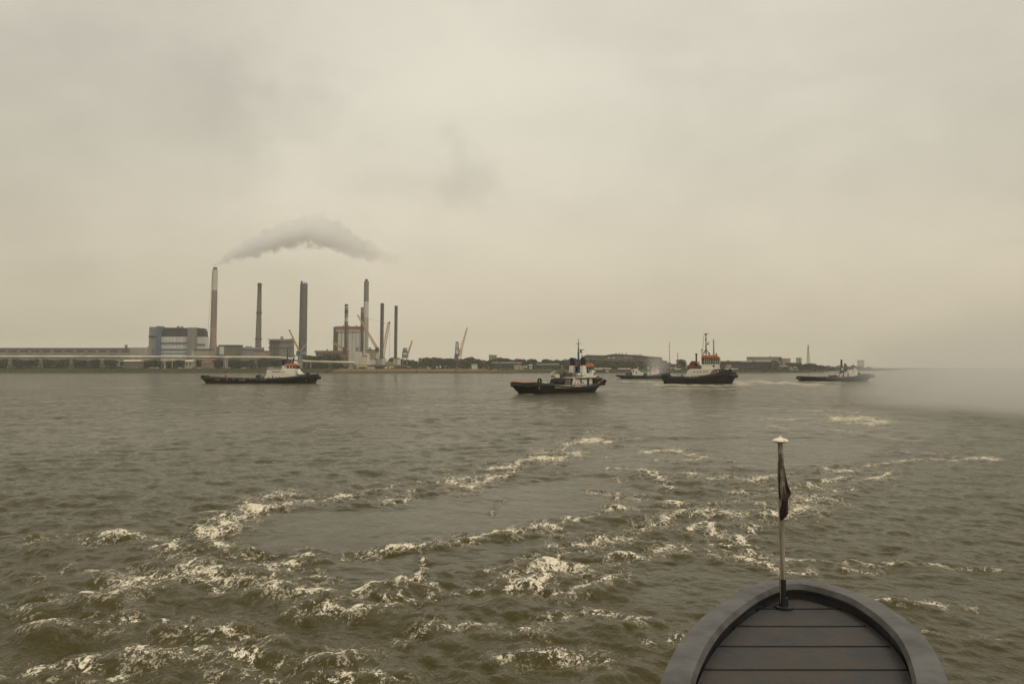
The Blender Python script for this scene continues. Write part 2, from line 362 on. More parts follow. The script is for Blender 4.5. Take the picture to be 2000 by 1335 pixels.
fo([(1037,892),(1075,892)], 4, .9, .03); fo([(1046,880),(1075,880),(1100,877),(1112,870),(1126,863)], 3.5, .8, .05)
fo([(1110,868),(1130,862),(1158,857),(1189,862)], 6, .95, .06); fo([(1145,842),(1175,843),(1202,841)], 2, .6); fo([(1189,856),(1220,855),(1247,855)], 2, .5)
fo([(1132,884),(1165,888),(1200,893)], 3, .5); fo([(1205,866),(1245,872),(1280,880)], 3, .45)
fo([(1255,880),(1280,879),(1318,877),(1350,885),(1381,890)], 3.6, .9, .04); fo([(1280,898),(1325,900),(1357,898),(1375,892)], 2.6, .7, .03)
fo([(1189,912),(1225,912),(1256,916)], 3, .7); fo([(1263,923),(1285,928),(1298,938),(1292,946),(1314,951)], 4.5, .9, .05); fo([(1263,922),(1300,923),(1339,921),(1371,927),(1402,932),(1426,923)], 3.6, .85, .04)
fo([(1426,923),(1444,909),(1430,898),(1412,892)], 2.4, .5); fo([(1193,933),(1221,938)], 3.5, .8); fo([(1148,958),(1193,961)], 3.2, .75); fo([(1209,960),(1202,968),(1209,977)], 4, .85, .04)
fo([(1237,968),(1258,970)], 4, .75); fo([(1240,975),(1290,980),(1340,990)], 2.5, .5); fo([(962,1000),(970,984),(985,972)], 2.2, .6)
fo([(1240,1032),(1258,1028),(1280,1020),(1300,1013)], 7, .9, .08); fo([(1300,1012),(1330,1000),(1360,990)], 3.4, .6, .05)
fo([(1075,1068),(1113,1060),(1142,1058),(1170,1050),(1196,1050),(1221,1046)], 5, .85, .10); fo([(1160,1056),(1185,1050),(1200,1054)], 6, .95, .05)
fo([(1088,1086),(1095,1076),(1120,1070),(1150,1070)], 4, .6, .08); fo([(1017,1116),(1037,1110),(1045,1100),(1060,1102),(1090,1108),(1132,1117)], 9, 1, .18)
fo([(1056,1105),(1085,1110),(1110,1112)], 10, 1, .06); fo([(1100,1113),(1140,1108),(1180,1100),(1205,1098)], 5, .85, .12)
fo([(954,1148),(966,1135),(992,1122),(1014,1113)], 5, .85, .18); fo([(979,1152),(1000,1142),(1024,1135),(1050,1138),(1075,1125)], 8, .85, .12); fo([(1078,1154),(1094,1148),(1110,1154)], 6, .95, .1)
fo([(1100,1162),(1116,1157),(1130,1140),(1160,1134),(1205,1128)], 7, .85, .12); fo([(1130,1138),(1145,1128),(1200,1120)], 4, .55)
fo([(1186,1086),(1205,1082),(1237,1081),(1253,1088)], 5, .85, .14); fo([(1160,1095),(1175,1085),(1190,1082)], 4, .6, .1); fo([(941,1119),(957,1109),(979,1103),(1000,1107)], 3.4, .65, .16)
fo([(817,1084),(828,1093),(826,1105),(818,1119),(817,1135),(826,1142)], 3.2, .75, .06); fo([(820,1120),(822,1138)], 5, .7)
fo([(683,1165),(718,1153),(770,1142),(788,1138),(820,1140),(840,1146)], 5, .85, .24); fo([(750,1160),(800,1162),(850,1158),(880,1160)], 6, .6, .1)
fo([(880,1158),(920,1148),(950,1140)], 4, .5, .1); fo([(1301,979),(1329,986)], 3.6, .8); fo([(1489,1006),(1510,1008),(1530,1004)], 9, .95, .1)
fo([(1535,1000),(1556,990),(1566,978)], 11, .97, .08); fo([(1560,988),(1580,988),(1600,985)], 7, .85, .05); fo([(1520,1010),(1545,1003),(1560,1000)], 7, .9)
fo([(1437,1045),(1447,1060),(1472,1072)], 8, .97, .1); fo([(1444,1041),(1465,1034),(1482,1027)], 4, .85, .08); fo([(1472,1073),(1489,1080),(1500,1088)], 5, .8, .05)
fo([(1280,1068),(1315,1060),(1346,1071)], 6, .9, .1); fo([(1381,1080),(1400,1083),(1419,1078),(1447,1083),(1468,1094),(1496,1104),(1524,1109)], 4.5, .92, .1)
fo([(1535,1114),(1560,1117),(1580,1113)], 3.2, .85, .06); fo([(1496,1088),(1520,1092),(1545,1094),(1594,1092),(1646,1094),(1715,1100),(1803,1100),(1860,1106),(1960,1112)], 2.6, .75, .06)
fo([(1646,1106),(1680,1108),(1712,1113)], 3, .8, .04); fo([(1280,1020),(1311,1006),(1335,1002)], 6, .7, .06); fo([(1346,1030),(1362,1022),(1382,1018)], 7, .75, .06)
fo([(1390,1026),(1400,1036),(1412,1046)], 6, .88, .06); fo([(1350,1003),(1400,1000),(1472,1000)], 9, .62, .06); fo([(1360,1050),(1390,1062),(1420,1060)], 6, .6)
fo([(1433,933),(1475,938),(1517,927),(1548,923)], 4, .75, .05); fo([(1583,949),(1628,956),(1670,956)], 4.5, .85, .06); fo([(1587,968),(1656,976)], 3.4, .7, .04)
fo([(1607,940),(1653,930)], 4, .75, .05); fo([(1667,937),(1715,932),(1736,923)], 4.5, .82, .06); fo([(1614,912),(1640,918),(1663,917)], 4, .9, .04)
fo([(1687,909),(1747,902),(1785,897),(1851,895),(1960,893)], 3, .72, .05); fo([(1440,960),(1500,958),(1560,955),(1600,962)], 8, .5, .05); fo([(1400,985),(1450,975),(1500,985)], 8, .55, .05)
fo([(1628,816),(1680,815),(1726,822),(1700,828),(1660,826)], 5, .95, .04); fo([(1600,838),(1660,842),(1720,852),(1800,862)], 3, .4, .08)
fo([(1482,817),(1530,818),(1580,817)], 1.8, .7); fo([(1541,801),(1611,801),(1680,803)], 1.6, .6); fo([(1503,829),(1538,836)], 4, .55); fo([(1740,880),(1850,884)], 3, .5, .06)
fo([(1280,751),(1330,751),(1400,753),(1460,749)], 2.2, .95); fo([(1400,746),(1470,745),(1540,748),(1610,752)], 2.6, .95); fo([(1300,757),(1380,758),(1440,758)], 1.5, .6)
fo([(1000,768.5),(1018,769.5),(1040,769)], .9, .5); fo([(630,748.5),(660,749.5)], .6, .5); fo([(1175,759.5),(1188,757)], .8, .5); fo([(1215,744),(1260,745),(1300,747)], 1.2, .8); fo([(1500,745),(1580,744),(1650,747)], 1.2, .8); fo([(1130,761.5),(1146,761),(1168,760)], 1.2, 1);
fo([(1560,752),(1600,756),(1640,753)], 1.8, .6); fo([(610,747),(640,746.6)], .7, .5); fo([(395,748),(330,748.5)], .7, .4)
fo([(1320,716+30),(1296,748)], 1.5, .8); fo([(1436,746),(1442,748),(1450,749)], 1.6, .95)
# the same wake goes on below and beside
fo([(-60,1200),(40,1188),(110,1176),(160,1170)], 8, .75, .3); fo([(60,1240),(140,1222),(230,1214),(330,1224),(430,1238),(520,1256)], 10, .9, .34)
fo([(560,1200),(640,1192),(720,1200),(780,1190)], 7, .8, .2); fo([(250,1290),(360,1276),(470,1290),(600,1300),(700,1286)], 12, .9, .3); fo([(780,1250),(860,1230),(960,1226),(1040,1240)], 9, .9, .25)
fo([(900,1300),(1000,1286),(1120,1280),(1200,1292)], 10, .8, .22); fo([(1080,1210),(1150,1200),(1230,1214),(1300,1206)], 8, .8, .16); fo([(1640,1180),(1760,1174),(1900,1186)], 4, .7, .08)
fo([(1700,1240),(1820,1232),(1960,1246)], 6, .6, .1); fo([(60,1060),(130,1050),(200,1056)], 5, .6, .12); fo([(80,1120),(150,1108),(210,1118)], 6, .65, .16); fo([(-20,1330),(120,1310),(240,1326)], 12, .85, .3)
fo([(460,1330),(600,1340),(760,1325)], 12, .8, .25); fo([(1240,1260),(1330,1250),(1400,1268)], 8, .7, .15)
foam = np.zeros_like(PX); ridge = np.zeros_like(PX); churn = np.zeros_like(PX)
def band(lo, hi, arr): return max(0, int(np.searchsorted(arr, lo))), min(len(arr), int(np.searchsorted(arr, hi)) + 1)
jit = np.random.default_rng(5)
for pl, wd, st, hh in FO:
    wd = wd * .95; st = st * (.72 if pl[0][1] > 1185 else 1)
    # wandering centre line
    q = []
    for (x0, y0), (x1, y1) in zip(pl[:-1], pl[1:]):
        n = max(1, int(math.hypot(x1 - x0, (y1 - y0) * 2) / 14))
        for i in range(n): q.append((x0 + (x1 - x0) * i / n, y0 + (y1 - y0) * i / n))
    q.append(pl[-1])
    q = [(x + jit.normal() * min(4, wd * .6), y + jit.normal() * wd * 0.30, wd * jit.uniform(.45, 1.35), st * jit.uniform(.75, 1.05)) for x, y in q]
    for a, b in zip(q[:-1], q[1:]):
        mw = max(a[2], b[2]) * 5.5; mx = mw * 2.5
        i0, i1 = band(min(a[1], b[1]) - mw, max(a[1], b[1]) + mw, pys); j0, j1 = band(min(a[0], b[0]) - mx, max(a[0], b[0]) + mx, pxs)
        if i1 <= i0 or j1 <= j0: continue
        xs = PX[i0:i1, j0:j1] / 2.2; ys = PY[i0:i1, j0:j1]; ax_, ay_, bx_, by_ = a[0] / 2.2, a[1], b[0] / 2.2, b[1]
        tt = np.clip(((xs - ax_) * (bx_ - ax_) + (ys - ay_) * (by_ - ay_)) / ((bx_ - ax_) ** 2 + (by_ - ay_) ** 2 + 1e-6), 0, 1)
        dd = np.hypot(xs - ax_ - tt * (bx_ - ax_), ys - ay_ - tt * (by_ - ay_)); ww = a[2] + (b[2] - a[2]) * tt; ss = a[3] + (b[3] - a[3]) * tt
        foam[i0:i1, j0:j1] = np.maximum(foam[i0:i1, j0:j1], ss * np.clip(1.25 - dd / ww, 0, 1) ** .8)
        churn[i0:i1, j0:j1] = np.maximum(churn[i0:i1, j0:j1], ss * np.exp(-(dd / (ww * 2.6)) ** 2))
        if hh: ridge[i0:i1, j0:j1] = np.maximum(ridge[i0:i1, j0:j1], hh * np.exp(-(dd / (ww * 2.8)) ** 2))
def inpoly(poly, soft):
    m = np.zeros_like(PX, dtype=bool); n = len(poly)
    for i in range(n):
        (x0, y0), (x1, y1) = poly[i], poly[(i + 1) % n]
        if y0 == y1: continue
        c_ = ((y0 <= PY) & (PY < y1)) | ((y1 <= PY) & (PY < y0)); m ^= c_ & (PX < (x1 - x0) * (PY - y0) / (y1 - y0) + x0)
    a = m.astype(float)
    for _ in range(soft):
        a = (a + np.roll(a, 1, 0) + np.roll(a, -1, 0) + np.roll(a, 1, 1) + np.roll(a, -1, 1)) / 5
    return a
calm = np.zeros_like(PX)
for poly, amt in (([(446,1048),(491,1012),(560,1000),(665,994),(760,985),(877,958),(1000,945),(1160,925),(1290,960),(1240,990),(1150,1000),(1037,1024),(909,1044),(750,1069),(640,1080),(560,1080),(470,1072)], .93),
                  ([(640,1098),(750,1082),(870,1070),(1050,1045),(1150,1030),(1080,1062),(940,1095),(830,1120),(700,1140),(640,1125)], .78),
                  ([(1100,905),(1250,860),(1500,850),(1750,860),(1650,900),(1500,915),(1300,905),(1200,925)], .72),
                  ([(1200,790),(1500,765),(1850,770),(1850,850),(1500,850),(1240,850)], .42),
                  ([(1230,1110),(1380,1092),(1480,1112),(1560,1130),(1600,1180),(1250,1190)], .62), ([(1560,1125),(2100,1125),(2100,1330),(1560,1330)], .35)):
    calm = np.maximum(calm, amt * inpoly(poly, 9))
churn = np.clip(churn, 0, 1); calm = calm * (1 - .8 * churn)
rightside = np.clip((PX - 1150) / 500, 0, 1) * np.clip((PY - 760) / 80, 0, 1) * .35
amp = (1 - calm) * (1 - rightside)
leftbot = np.clip((1000 - PX) / 600, 0, 1) * np.clip((PY - 1030) / 120, 0, 1)
TA = tile(47.0, 512, 3.0, 12.0, R(100), 2, 1, .9); TB = tile(23.0, 512, 1.0, 3.2, R(85), 2, 2, 1.0); TC = tile(9.0, 512, 0.25, 1.05, R(95), 1.2, 3, 1.0)
def fade(a, b): return np.clip((b - D) / (b - a), 0, 1)
ha, xa, ya = samp(TA, 47, X + Y * .07, Y); hb, xb, yb = samp(TB, 23, X * .94 + Y * .3, Y * .94 - X * .3); hc, xc, yc = samp(TC, 9, X * .8 - Y * .6, Y * .8 + X * .6)
A1 = 0.030 * amp * (1 + .7 * leftbot) * fade(250, 900); A2 = 0.034 * (amp * .9 + .35 * churn + .06) * (1 + .4 * leftbot) * fade(140, 420); A3 = 0.017 * (amp * .8 + .8 * churn + .06) * fade(34, 80)
Z = ha * A1 + hb * A2 + hc * A3; XX = X + xa * A1 + xb * A2 + xc * A3; YY = Y + ya * A1 + yb * A2 + yc * A3
Z += ridge * .42 * (1 + .15 * hb) + churn * 0.012 * fade(30, 80) * np.abs(hb) - 0.05
ridge *= np.interp(PX, [900, 1500], [1, .3]); foam = np.clip(foam * (1 + .16 * hb * (foam > 0)), 0, 1.2)
nr, nc = PX.shape
# coarse rows that carry the sheet under and behind the ship
exY = [8.0, 5.0, 1.0, -6.0, -20.0, -60.0]
for y_ in exY:
    XX = np.vstack([XX, X[-1] * 1.0]); YY = np.vstack([YY, np.full(nc, y_)]); Z = np.vstack([Z, np.full(nc, -0.05)])
    foam = np.vstack([foam, np.zeros(nc)]); calm = np.vstack([calm, np.zeros(nc)]); churn = np.vstack([churn, np.zeros(nc)]); D = np.vstack([D, np.full(nc, 10.)])
nr += len(exY)
V = np.stack([XX, YY, Z], -1).reshape(-1, 3).astype(np.float32)
ii, jj = np.meshgrid(np.arange(nr - 1), np.arange(nc - 1), indexing='ij'); a = (ii * nc + jj).ravel()
Q = np.stack([a, a + nc, a + nc + 1, a + 1], -1).astype(np.int32)
me = bpy.data.meshes.new('river_water'); me.vertices.add(len(V)); me.vertices.foreach_set('co', V.ravel())
me.loops.add(Q.size); me.loops.foreach_set('vertex_index', Q.ravel()); me.polygons.add(len(Q))
me.polygons.foreach_set('loop_start', np.arange(0, Q.size, 4, dtype=np.int32)); me.polygons.foreach_set('use_smooth', np.ones(len(Q), dtype=bool))
me.update(calc_edges=True)
for nm, arr in (('foam', foam), ('calm', calm), ('churn', churn), ('far', np.clip((D - 40) / 90, 0, 1))):
    at = me.attributes.new(nm, 'FLOAT', 'POINT'); at.data.foreach_set('value', arr.ravel().astype(np.float32))
wm = bpy.data.materials.new('river_water'); wm.use_nodes = True; t = wm.node_tree; p = t.nodes['Principled BSDF']
me.materials.append(wm); wobj = bpy.data.objects.new('river_water', me); COL.objects.link(wobj); tag(wobj, kind='structure')
tc = nd(t, 'ShaderNodeTexCoord'); ob = tc.outputs['Object']
def attr(nm): return nd(t, 'ShaderNodeAttribute', attribute_name=nm).outputs['Fac']
fa, ca, ch, far = attr('foam'), attr('calm'), attr('churn'), attr('far')
nb = noise(t, mapping(t, ob, (1, .75, 1), rot=(0, 0, .25)), 2.6, 5, .6, .4); nm_ = noise(t, mapping(t, ob, (.42, .24, 1), rot=(0, 0, -.1)), 1.0, 6, .62, .5)
nl = noise(t, mapping(t, ob, (.035, .02, 1)), 1.0, 3, .5)
bf = val(t, 'SUBTRACT', 1.0, val(t, 'MULTIPLY', ca, .55)); bf = val(t, 'MULTIPLY', bf, mrange(t, nl, .3, .7, .65, 1.25))
nb2 = noise(t, mapping(t, ob, (.9, .6, 1), rot=(0, 0, .1)), 1.3, 5, .62, .5)
h1 = val(t, 'ADD', val(t, 'MULTIPLY', nb, .075), val(t, 'MULTIPLY', nb2, .20)); h2 = val(t, 'MULTIPLY', val(t, 'MULTIPLY', nm_, far), 2.6); hh = val(t, 'MULTIPLY', val(t, 'ADD', h1, h2), bf)
# foam mask: lacy break-up along the lines
fn1 = noise(t, mapping(t, ob, (1.25, .8, 1)), 3.0, 9, .72, 1.0); fn2 = noise(t, mapping(t, ob, (1, .8, 1)), 13.0, 6, .7, .6)
def fil(sc_, k_, rough=.6, dist=1.2, loc=(0, 0, 0)):        # thin connected filaments of a folded noise
    f_ = noise(t, mapping(t, ob, (1, .62, 1), loc=loc), sc_, 4, rough, dist); return mrange(t, val(t, 'ABSOLUTE', val(t, 'SUBTRACT', f_, .5)), 0, k_, 1, 0)
f1 = fil(1.1, .10); f2 = fil(3.2, .12, loc=(4, 2, 0)); f3 = fil(8.0, .13, loc=(1, 7, 0))
tex = val(t, 'ADD', val(t, 'ADD', val(t, 'MULTIPLY', val(t, 'SUBTRACT', f1, .42), .50), val(t, 'MULTIPLY', val(t, 'SUBTRACT', f2, .42), .50)), val(t, 'MULTIPLY', val(t, 'SUBTRACT', f3, .42), .60))
tex = val(t, 'ADD', tex, val(t, 'ADD', val(t, 'MULTIPLY', val(t, 'SUBTRACT', fn1, .5), .8), val(t, 'MULTIPLY', val(t, 'SUBTRACT', fn2, .5), .9)))
fmask = val(t, 'MULTIPLY', mrange(t, val(t, 'ADD', fa, tex), .70, 1.28, 0, .95), mrange(t, fa, .02, .25, 0, 1), clamp=True)
thin = val(t, 'MULTIPLY', mrange(t, val(t, 'ADD', val(t, 'MULTIPLY', ch, .62), tex), .60, 1.15, 0, .42), mrange(t, ch, .12, .5, 0, 1), clamp=True)
fmask = val(t, 'MAXIMUM', fmask, thin)
muddy = mixc(t, ch, (0.050, 0.042, 0.014), (0.066, 0.054, 0.022)); muddy = mixc(t, val(t, 'MULTIPLY', ca, .6), muddy, (0.030, 0.025, 0.006))
foamc = mixc(t, mrange(t, fn2, .35, .65, 0, 1), (0.56, 0.49, 0.36), (0.88, 0.80, 0.64))
t.links.new(mixc(t, fmask, muddy, foamc), p.inputs['Base Color'])
t.links.new(val(t, 'ADD', .13, val(t, 'MULTIPLY', fmask, .7)), p.inputs['Roughness']); p.inputs['IOR'].default_value = 1.33; p.inputs['Specular IOR Level'].default_value = .26; p.inputs['Specular Tint'].default_value = (1, .93, .70, 1)
hh = val(t, 'ADD', hh, val(t, 'MULTIPLY', fmask, .02))
b = nd(t, 'ShaderNodeBump'); b.inputs['Strength'].default_value = 1.0; b.inputs['Distance'].default_value = 1.0; t.links.new(hh, b.inputs['Height']); t.links.new(b.outputs[0], p.inputs['Normal'])

# ------------------------------------------------------------------ things on the far bank
class At:                                # a thing standing at depth Y, authored from where its edges sit
    def __init__(s, name, label, cat, px, Y, group=None, z=None):
        s.Y = Y; s.g = gz(px) if z is None else z; c = PT(px, 718, Y); s.c = Vector((c.x, Y, s.g))
        s.t = thing(name, label, cat, s.c, 0, group)
    def x(s, px, d=0): return PT(px, 718, s.Y + d).x - s.c.x
    def z(s, py, px=None, d=0): return PT(px or 1042, py, s.Y + d).z - s.g
    def p(s, px, py, d=0): q = PT(px, py, s.Y + d); return (q.x - s.c.x, d, q.z - s.g)
    def box(s, name, x0, x1, yt, yb, d0, d1, m, parent=None):     # yb None: to the ground
        z1 = s.z(yt); z0 = -.5 if yb is None else s.z(yb)
        if d1 - d0 > 11: d1 = d0 + 8 + (d1 - d0 - 8) * .12
        return link(name, MB().box(s.x(x0), s.x(x1), d0, d1, z0, z1), M[m], parent or s.t)
    def mesh(s, name, mb, m, parent=None, smooth=False): return link(name, mb, M[m], parent or s.t, smooth=smooth)

def chimney(px, ytop, wt, wb, Y, secs, label, flare=None, rings=(), cap=None, name='chimney'):
    A = At(name, label, 'chimney', px, Y); k = Y / F; H = A.z(ytop)
    zs = [0] + [A.z(y) for y, _ in secs[1:]] + [H]
    def rad(z):
        r = (wb + (wt - wb) * z / H) / 2 * k
        if flare and z < flare[1]: r += flare[0] * (1 - z / flare[1]) ** 1.7
        return r
    ys = [y for y, _ in secs]
    for i, (y, m) in enumerate(secs):     # from the ground up: (bottom y, material)
        z0 = -.5 if i == 0 else A.z(y); z1 = H if i == len(secs) - 1 else A.z(secs[i + 1][0])
        n = 14 if i == 0 else 6
        pr = [(rad(max(z0 + (z1 - z0) * j / n, 0)), z0 + (z1 - z0) * j / n) for j in range(n + 1)]
        A.mesh('shaft_section' if i else 'shaft', MB().lathe(pr, 28), m, smooth=True)
    for y in rings:
        z = A.z(y); r = rad(z); A.mesh('gallery', MB().lathe([(r * 1.02, z - .5), (r * 1.32, z), (r * 1.32, z + 1.0), (r * 1.0, z + 1.1)], 28), 'steel')
    if cap: A.mesh('flue_mouth', MB().lathe([(cap[0] * k / 2, H - .3), (cap[0] * k / 2, A.z(cap[1]))], 20), cap[2], smooth=True)
    lad = MB(); lad.tube((rad(0) * -.7, -rad(0) * .75, 0), (rad(H) * -.7, -rad(H) * .75, H), .18, .18, 4); A.mesh('ladder', lad, 'steel')
    return A
chimney(415, 527, 10.2, 13, 1100, [(718, 'brick_pink'), (640, 'brick_brown'), (567, 'concrete_pale')], 'tall smoking chimney with pale top and brown flared shaft', flare=(5.2, 42), cap=(7.6, 522, 'steel'))
chimney(503.5, 556, 7.4, 13, 1120, [(718, 'brick_brown'), (662, 'brick_grey'), (572, 'concrete_dark')], 'slender tapering brick chimney with two ring galleries', rings=(662, 611, 556), cap=(6.5, 552.5, 'concrete_dark'))
A = chimney(590.5, 554, 14.2, 16, 1080, [(718, 'concrete_dark')], 'thickest dark grey concrete chimney with short flues on top', name='chimney')
k = 1080 / F
A.mesh('flue', MB().lathe([(1.6, A.z(554)), (1.6, A.z(549))], 12, (-2.6, -1)), 'steel')
for dx in (.6, 3.2): A.mesh('flue', MB().lathe([(.7, A.z(554)), (.7, A.z(550.5))], 8, (dx, 1)), 'steelgrey')
A.mesh('seam', MB().box(-.35, .35, -7.4 * k * 1.12, -6 * k, 0, A.z(556)), 'steel')
chimney(713.5, 549, 9.2, 11, 1150, [(718, 'concrete'), (620, 'concrete_pale'), (589, 'brick_grey')], 'tall grey chimney with dark upper third beside the red banded boiler house', cap=(5.6, 545, 'concrete_dark'))
chimney(1394.5, 664, 2.6, 3.4, 1900, [(718, 'concrete_dark')], 'thin distant chimney rising behind the orange roofed tug', cap=(2.2, 662, 'steel'))

# boiler house with navy roof panels and blue bands
B_ = At('boiler_house', 'large grey boiler house with navy sloping roof panels and blue bands', 'power station', 343, 1060)
B_.box('stair_wing', 287.5, 303, 638, None, 2, 40, 'panel_grey'); B_.box('parapet', 287, 303.2, 655.5, 658.5, 1.6, 2, 'navy')
B_.box('lift_tower', 303, 311.5, 636.5, None, 0, 38, 'blue')
B_.box('wall', 311.5, 397.5, 657, None, 3, 42, 'panel_white')
B_.box('back_wall', 290, 396, 657, None, 6, 12, 'panel_grey')
pr = [(B_.x(311.8), B_.z(657.2)), (B_.x(315.5), B_.z(639)), (B_.x(393), B_.z(640.5)), (B_.x(396), B_.z(645)), (B_.x(397.6), B_.z(657.2))]
B_.mesh('roof', MB().prism(pr, 3, 12), 'navy')
B_.box('service_tower', 365, 381.5, 639.3, None, -1, 41, 'panel_grey')
for yt, yb, x0, x1 in ((668, 671.5, 311.5, 365), (680.5, 684, 311.5, 363), (688.5, 690, 311.5, 362), (671, 674, 381.5, 398.2)):
    B_.box('blue_band', x0, x1, yt, yb, 2.4, 3, 'blue')
B_.box('roof_vent', 336, 340, 636, 639.4, 10, 14, 'steelgrey'); B_.box('roof_vent', 344, 347, 636, 639.4, 10, 14, 'steelgrey')
for x0 in (320, 327, 334, 341, 348, 355):
    B_.box('panel_joint', x0, x0 + .35, 658, 667.6, 2.8, 3, 'panel_grey'); B_.box('panel_joint', x0, x0 + .35, 672, 680, 2.8, 3, 'panel_grey')
# lower halls
h = At('turbine_hall', 'long low grey hall at the far left behind the pipe bridge', 'hall', 200, 1050)
h.box('wall', -60, 253, 680, None, 0, 40, 'panel_grey'); h.box('wall', 253, 287, 678.5, None, -1, 40, 'concrete'); h.box('roof_vent', 236, 239, 672.5, 680, 8, 12, 'steelgrey'); h.box('roof_vent', 281, 285, 676, 679, 8, 12, 'steelgrey')
for x0 in range(-50, 250, 22): h.box('window_strip', x0, x0 + 15, 684, 687, -.3, 0, 'glass')
h.box('roof', -61, 254, 679.2, 680, -1, 41, 'asphalt')
h = At('workshop', 'small tan workshop left of the smoking chimney foot', 'workshop', 395, 1035)
h.box('wall', 378, 412, 683, None, 0, 25, 'tan_wall'); h.box('roof', 377.5, 412.5, 681, 683, -.6, 25.5, 'asphalt'); h.box('annex', 373, 378, 684.5, None, 1, 12, 'cream')
h = At('filter_house', 'dark olive filter house with pale end panel right of the smoking chimney', 'hall', 448, 1055)
h.box('wall', 426, 468, 675, None, 0, 30, 'panel_olive'); h.box('end_panel', 428, 436.5, 676.5, 692, -.5, 0, 'panel_white'); h.box('roof', 425.5, 468.5, 673.2, 675, -.8, 30.5, 'asphalt'); h.box('annex', 419, 426, 676, None, 3, 20, 'panel_grey')
h = At('pump_house', 'low stepped grey pump house at the foot of the slender brick chimney', 'hall', 490, 1060)
h.box('wall', 468.5, 510, 678, None, 0, 30, 'panel_grey'); h.box('window_strip', 470, 508, 682, 683.4, -.4, 0, 'glass'); h.box('annex', 501, 528, 686, None, -12, -1, 'tan_wall'); h.box('annex_roof', 500.5, 528.5, 685, 686, -12.6, -.4, 'asphalt')
for x0 in (474, 478, 483): h.box('roof_vent', x0, x0 + 2, 675.5, 678, 8, 12, 'steelgrey')
h = At('switch_house', 'square brown grey block with two dark bands and a roof vent', 'building', 546, 1060)
h.box('wall', 523, 545, 664, None, 4, 34, 'brick_grey'); h.box('wall', 545, 569, 664, None, 0, 34, 'concrete_warm'); h.box('roof', 522.5, 569.5, 661.6, 664, -.8, 35, 'concrete')
for yt in (668, 678): h.box('dark_band', 522.7, 569.3, yt, yt + 1.6, -.4, 0, 'asphalt'); h.box('dark_band', 522.7, 544.9, yt, yt + 1.6, 3.5, 4, 'asphalt')
h.box('roof_vent', 541, 545, 656, 661.8, 12, 16, 'concrete'); h.box('roof_vent', 560, 563, 660, 661.8, 12, 15, 'steelgrey')
h = At('red_roofed_shed', 'long low shed with dull red roof left of the second boiler house', 'shed', 645, 1030)
h.box('wall', 616, 678, 688.5, None, 0, 24, 'panel_grey'); h.box('roof', 614, 679, 684.5, 688.5, -.8, 25, 'redroof'); h.box('roof_vent', 634, 636, 681, 684.6, 8, 10, 'steel')
for x0 in range(619, 674, 6): h.box('window', x0, x0 + 3.6, 690, 691.8, -.25, 0, 'glass')
h = At('boiler_house', 'pale grey boiler house with red brown top band behind the platform legs', 'power station', 685, 1130)
h.box('wall', 659, 708, 644.5, None, 0, 45, 'panel_white'); h.box('stair_wing', 648.5, 659, 637.5, None, 4, 45, 'panel_olive'); h.box('top_band', 655.5, 708.3, 637, 644.5, -1, 45.5, 'redroof'); h.box('cornice', 655, 708.5, 644.5, 646.5, -1.5, 46, 'cream')
for x0 in (665, 668, 676, 691, 700): h.box('roof_vent', x0, x0 + 1.3, 634.2, 637.2, 10, 12, 'steel')
for x0 in (666, 673, 680, 687, 694, 701): h.box('pilaster', x0, x0 + .6, 647, 690, -.5, 0, 'panel_grey')
h = At('coal_store', 'low cream and brown store behind the platform near the tallest crane jib', 'store', 725, 1000)
h.box('wall', 716, 737, 683.5, None, 0, 20, 'tan_wall'); h.box('roof', 715.5, 737.5, 682.4, 683.5, -.6, 20.5, 'asphalt')
for yt in (687, 692, 697): h.box('floor_band', 716.5, 736.5, yt, yt + .9, -.3, 0, 'brick_brown')
h.box('tank', 718, 722, 678, 683, 4, 9, 'steelgrey')

# pipe bridge
g = At('pipe_bridge', 'long white pipe bridge on trestles along the left bank', 'pipe bridge', 300, 835)
line = [(-700, 696), (-200, 696), (235, 696.2), (545, 697.6), (560, 699), (600, 705.4), (692, 707.6)]
mb = MB(); P3 = [Vector(g.p(x, y)) for x, y in line]
for a, b in zip(P3[:-1], P3[1:]): mb.tube(a, b, 1.05, 1.05, 12)
g.mesh('pipe', mb, 'pipe', smooth=True)
mb = MB()
for a, b in zip(P3[:-1], P3[1:]): mb.tube(a + Vector((0, .9, -1.5)), b + Vector((0, .9, -1.5)), .35, .35, 5); mb.tube(a + Vector((0, -.9, -1.5)), b + Vector((0, -.9, -1.5)), .3, .3, 5)
g.mesh('walkway', mb, 'steel')
for x in list(range(-640, 560, 60)) + [600, 645, 685]:
    y = float(np.interp(x, [q[0] for q in line], [q[1] for q in line])); q = Vector(g.p(x, y)); mb = MB()
    for sx_ in (-1, 1):
        for sy_ in (-1, 1): mb.tube((q.x + sx_ * 1.6, sy_ * 1.2, -.3), (q.x + sx_ * .7, sy_ * .9, q.z - 1.6) , .12, .12, 5)
    mb.tube((q.x - 1.1, -1, q.z * .5), (q.x + 1.1, -1, q.z * .5), .15, .15, 4); g.mesh('trestle', mb, 'cream')

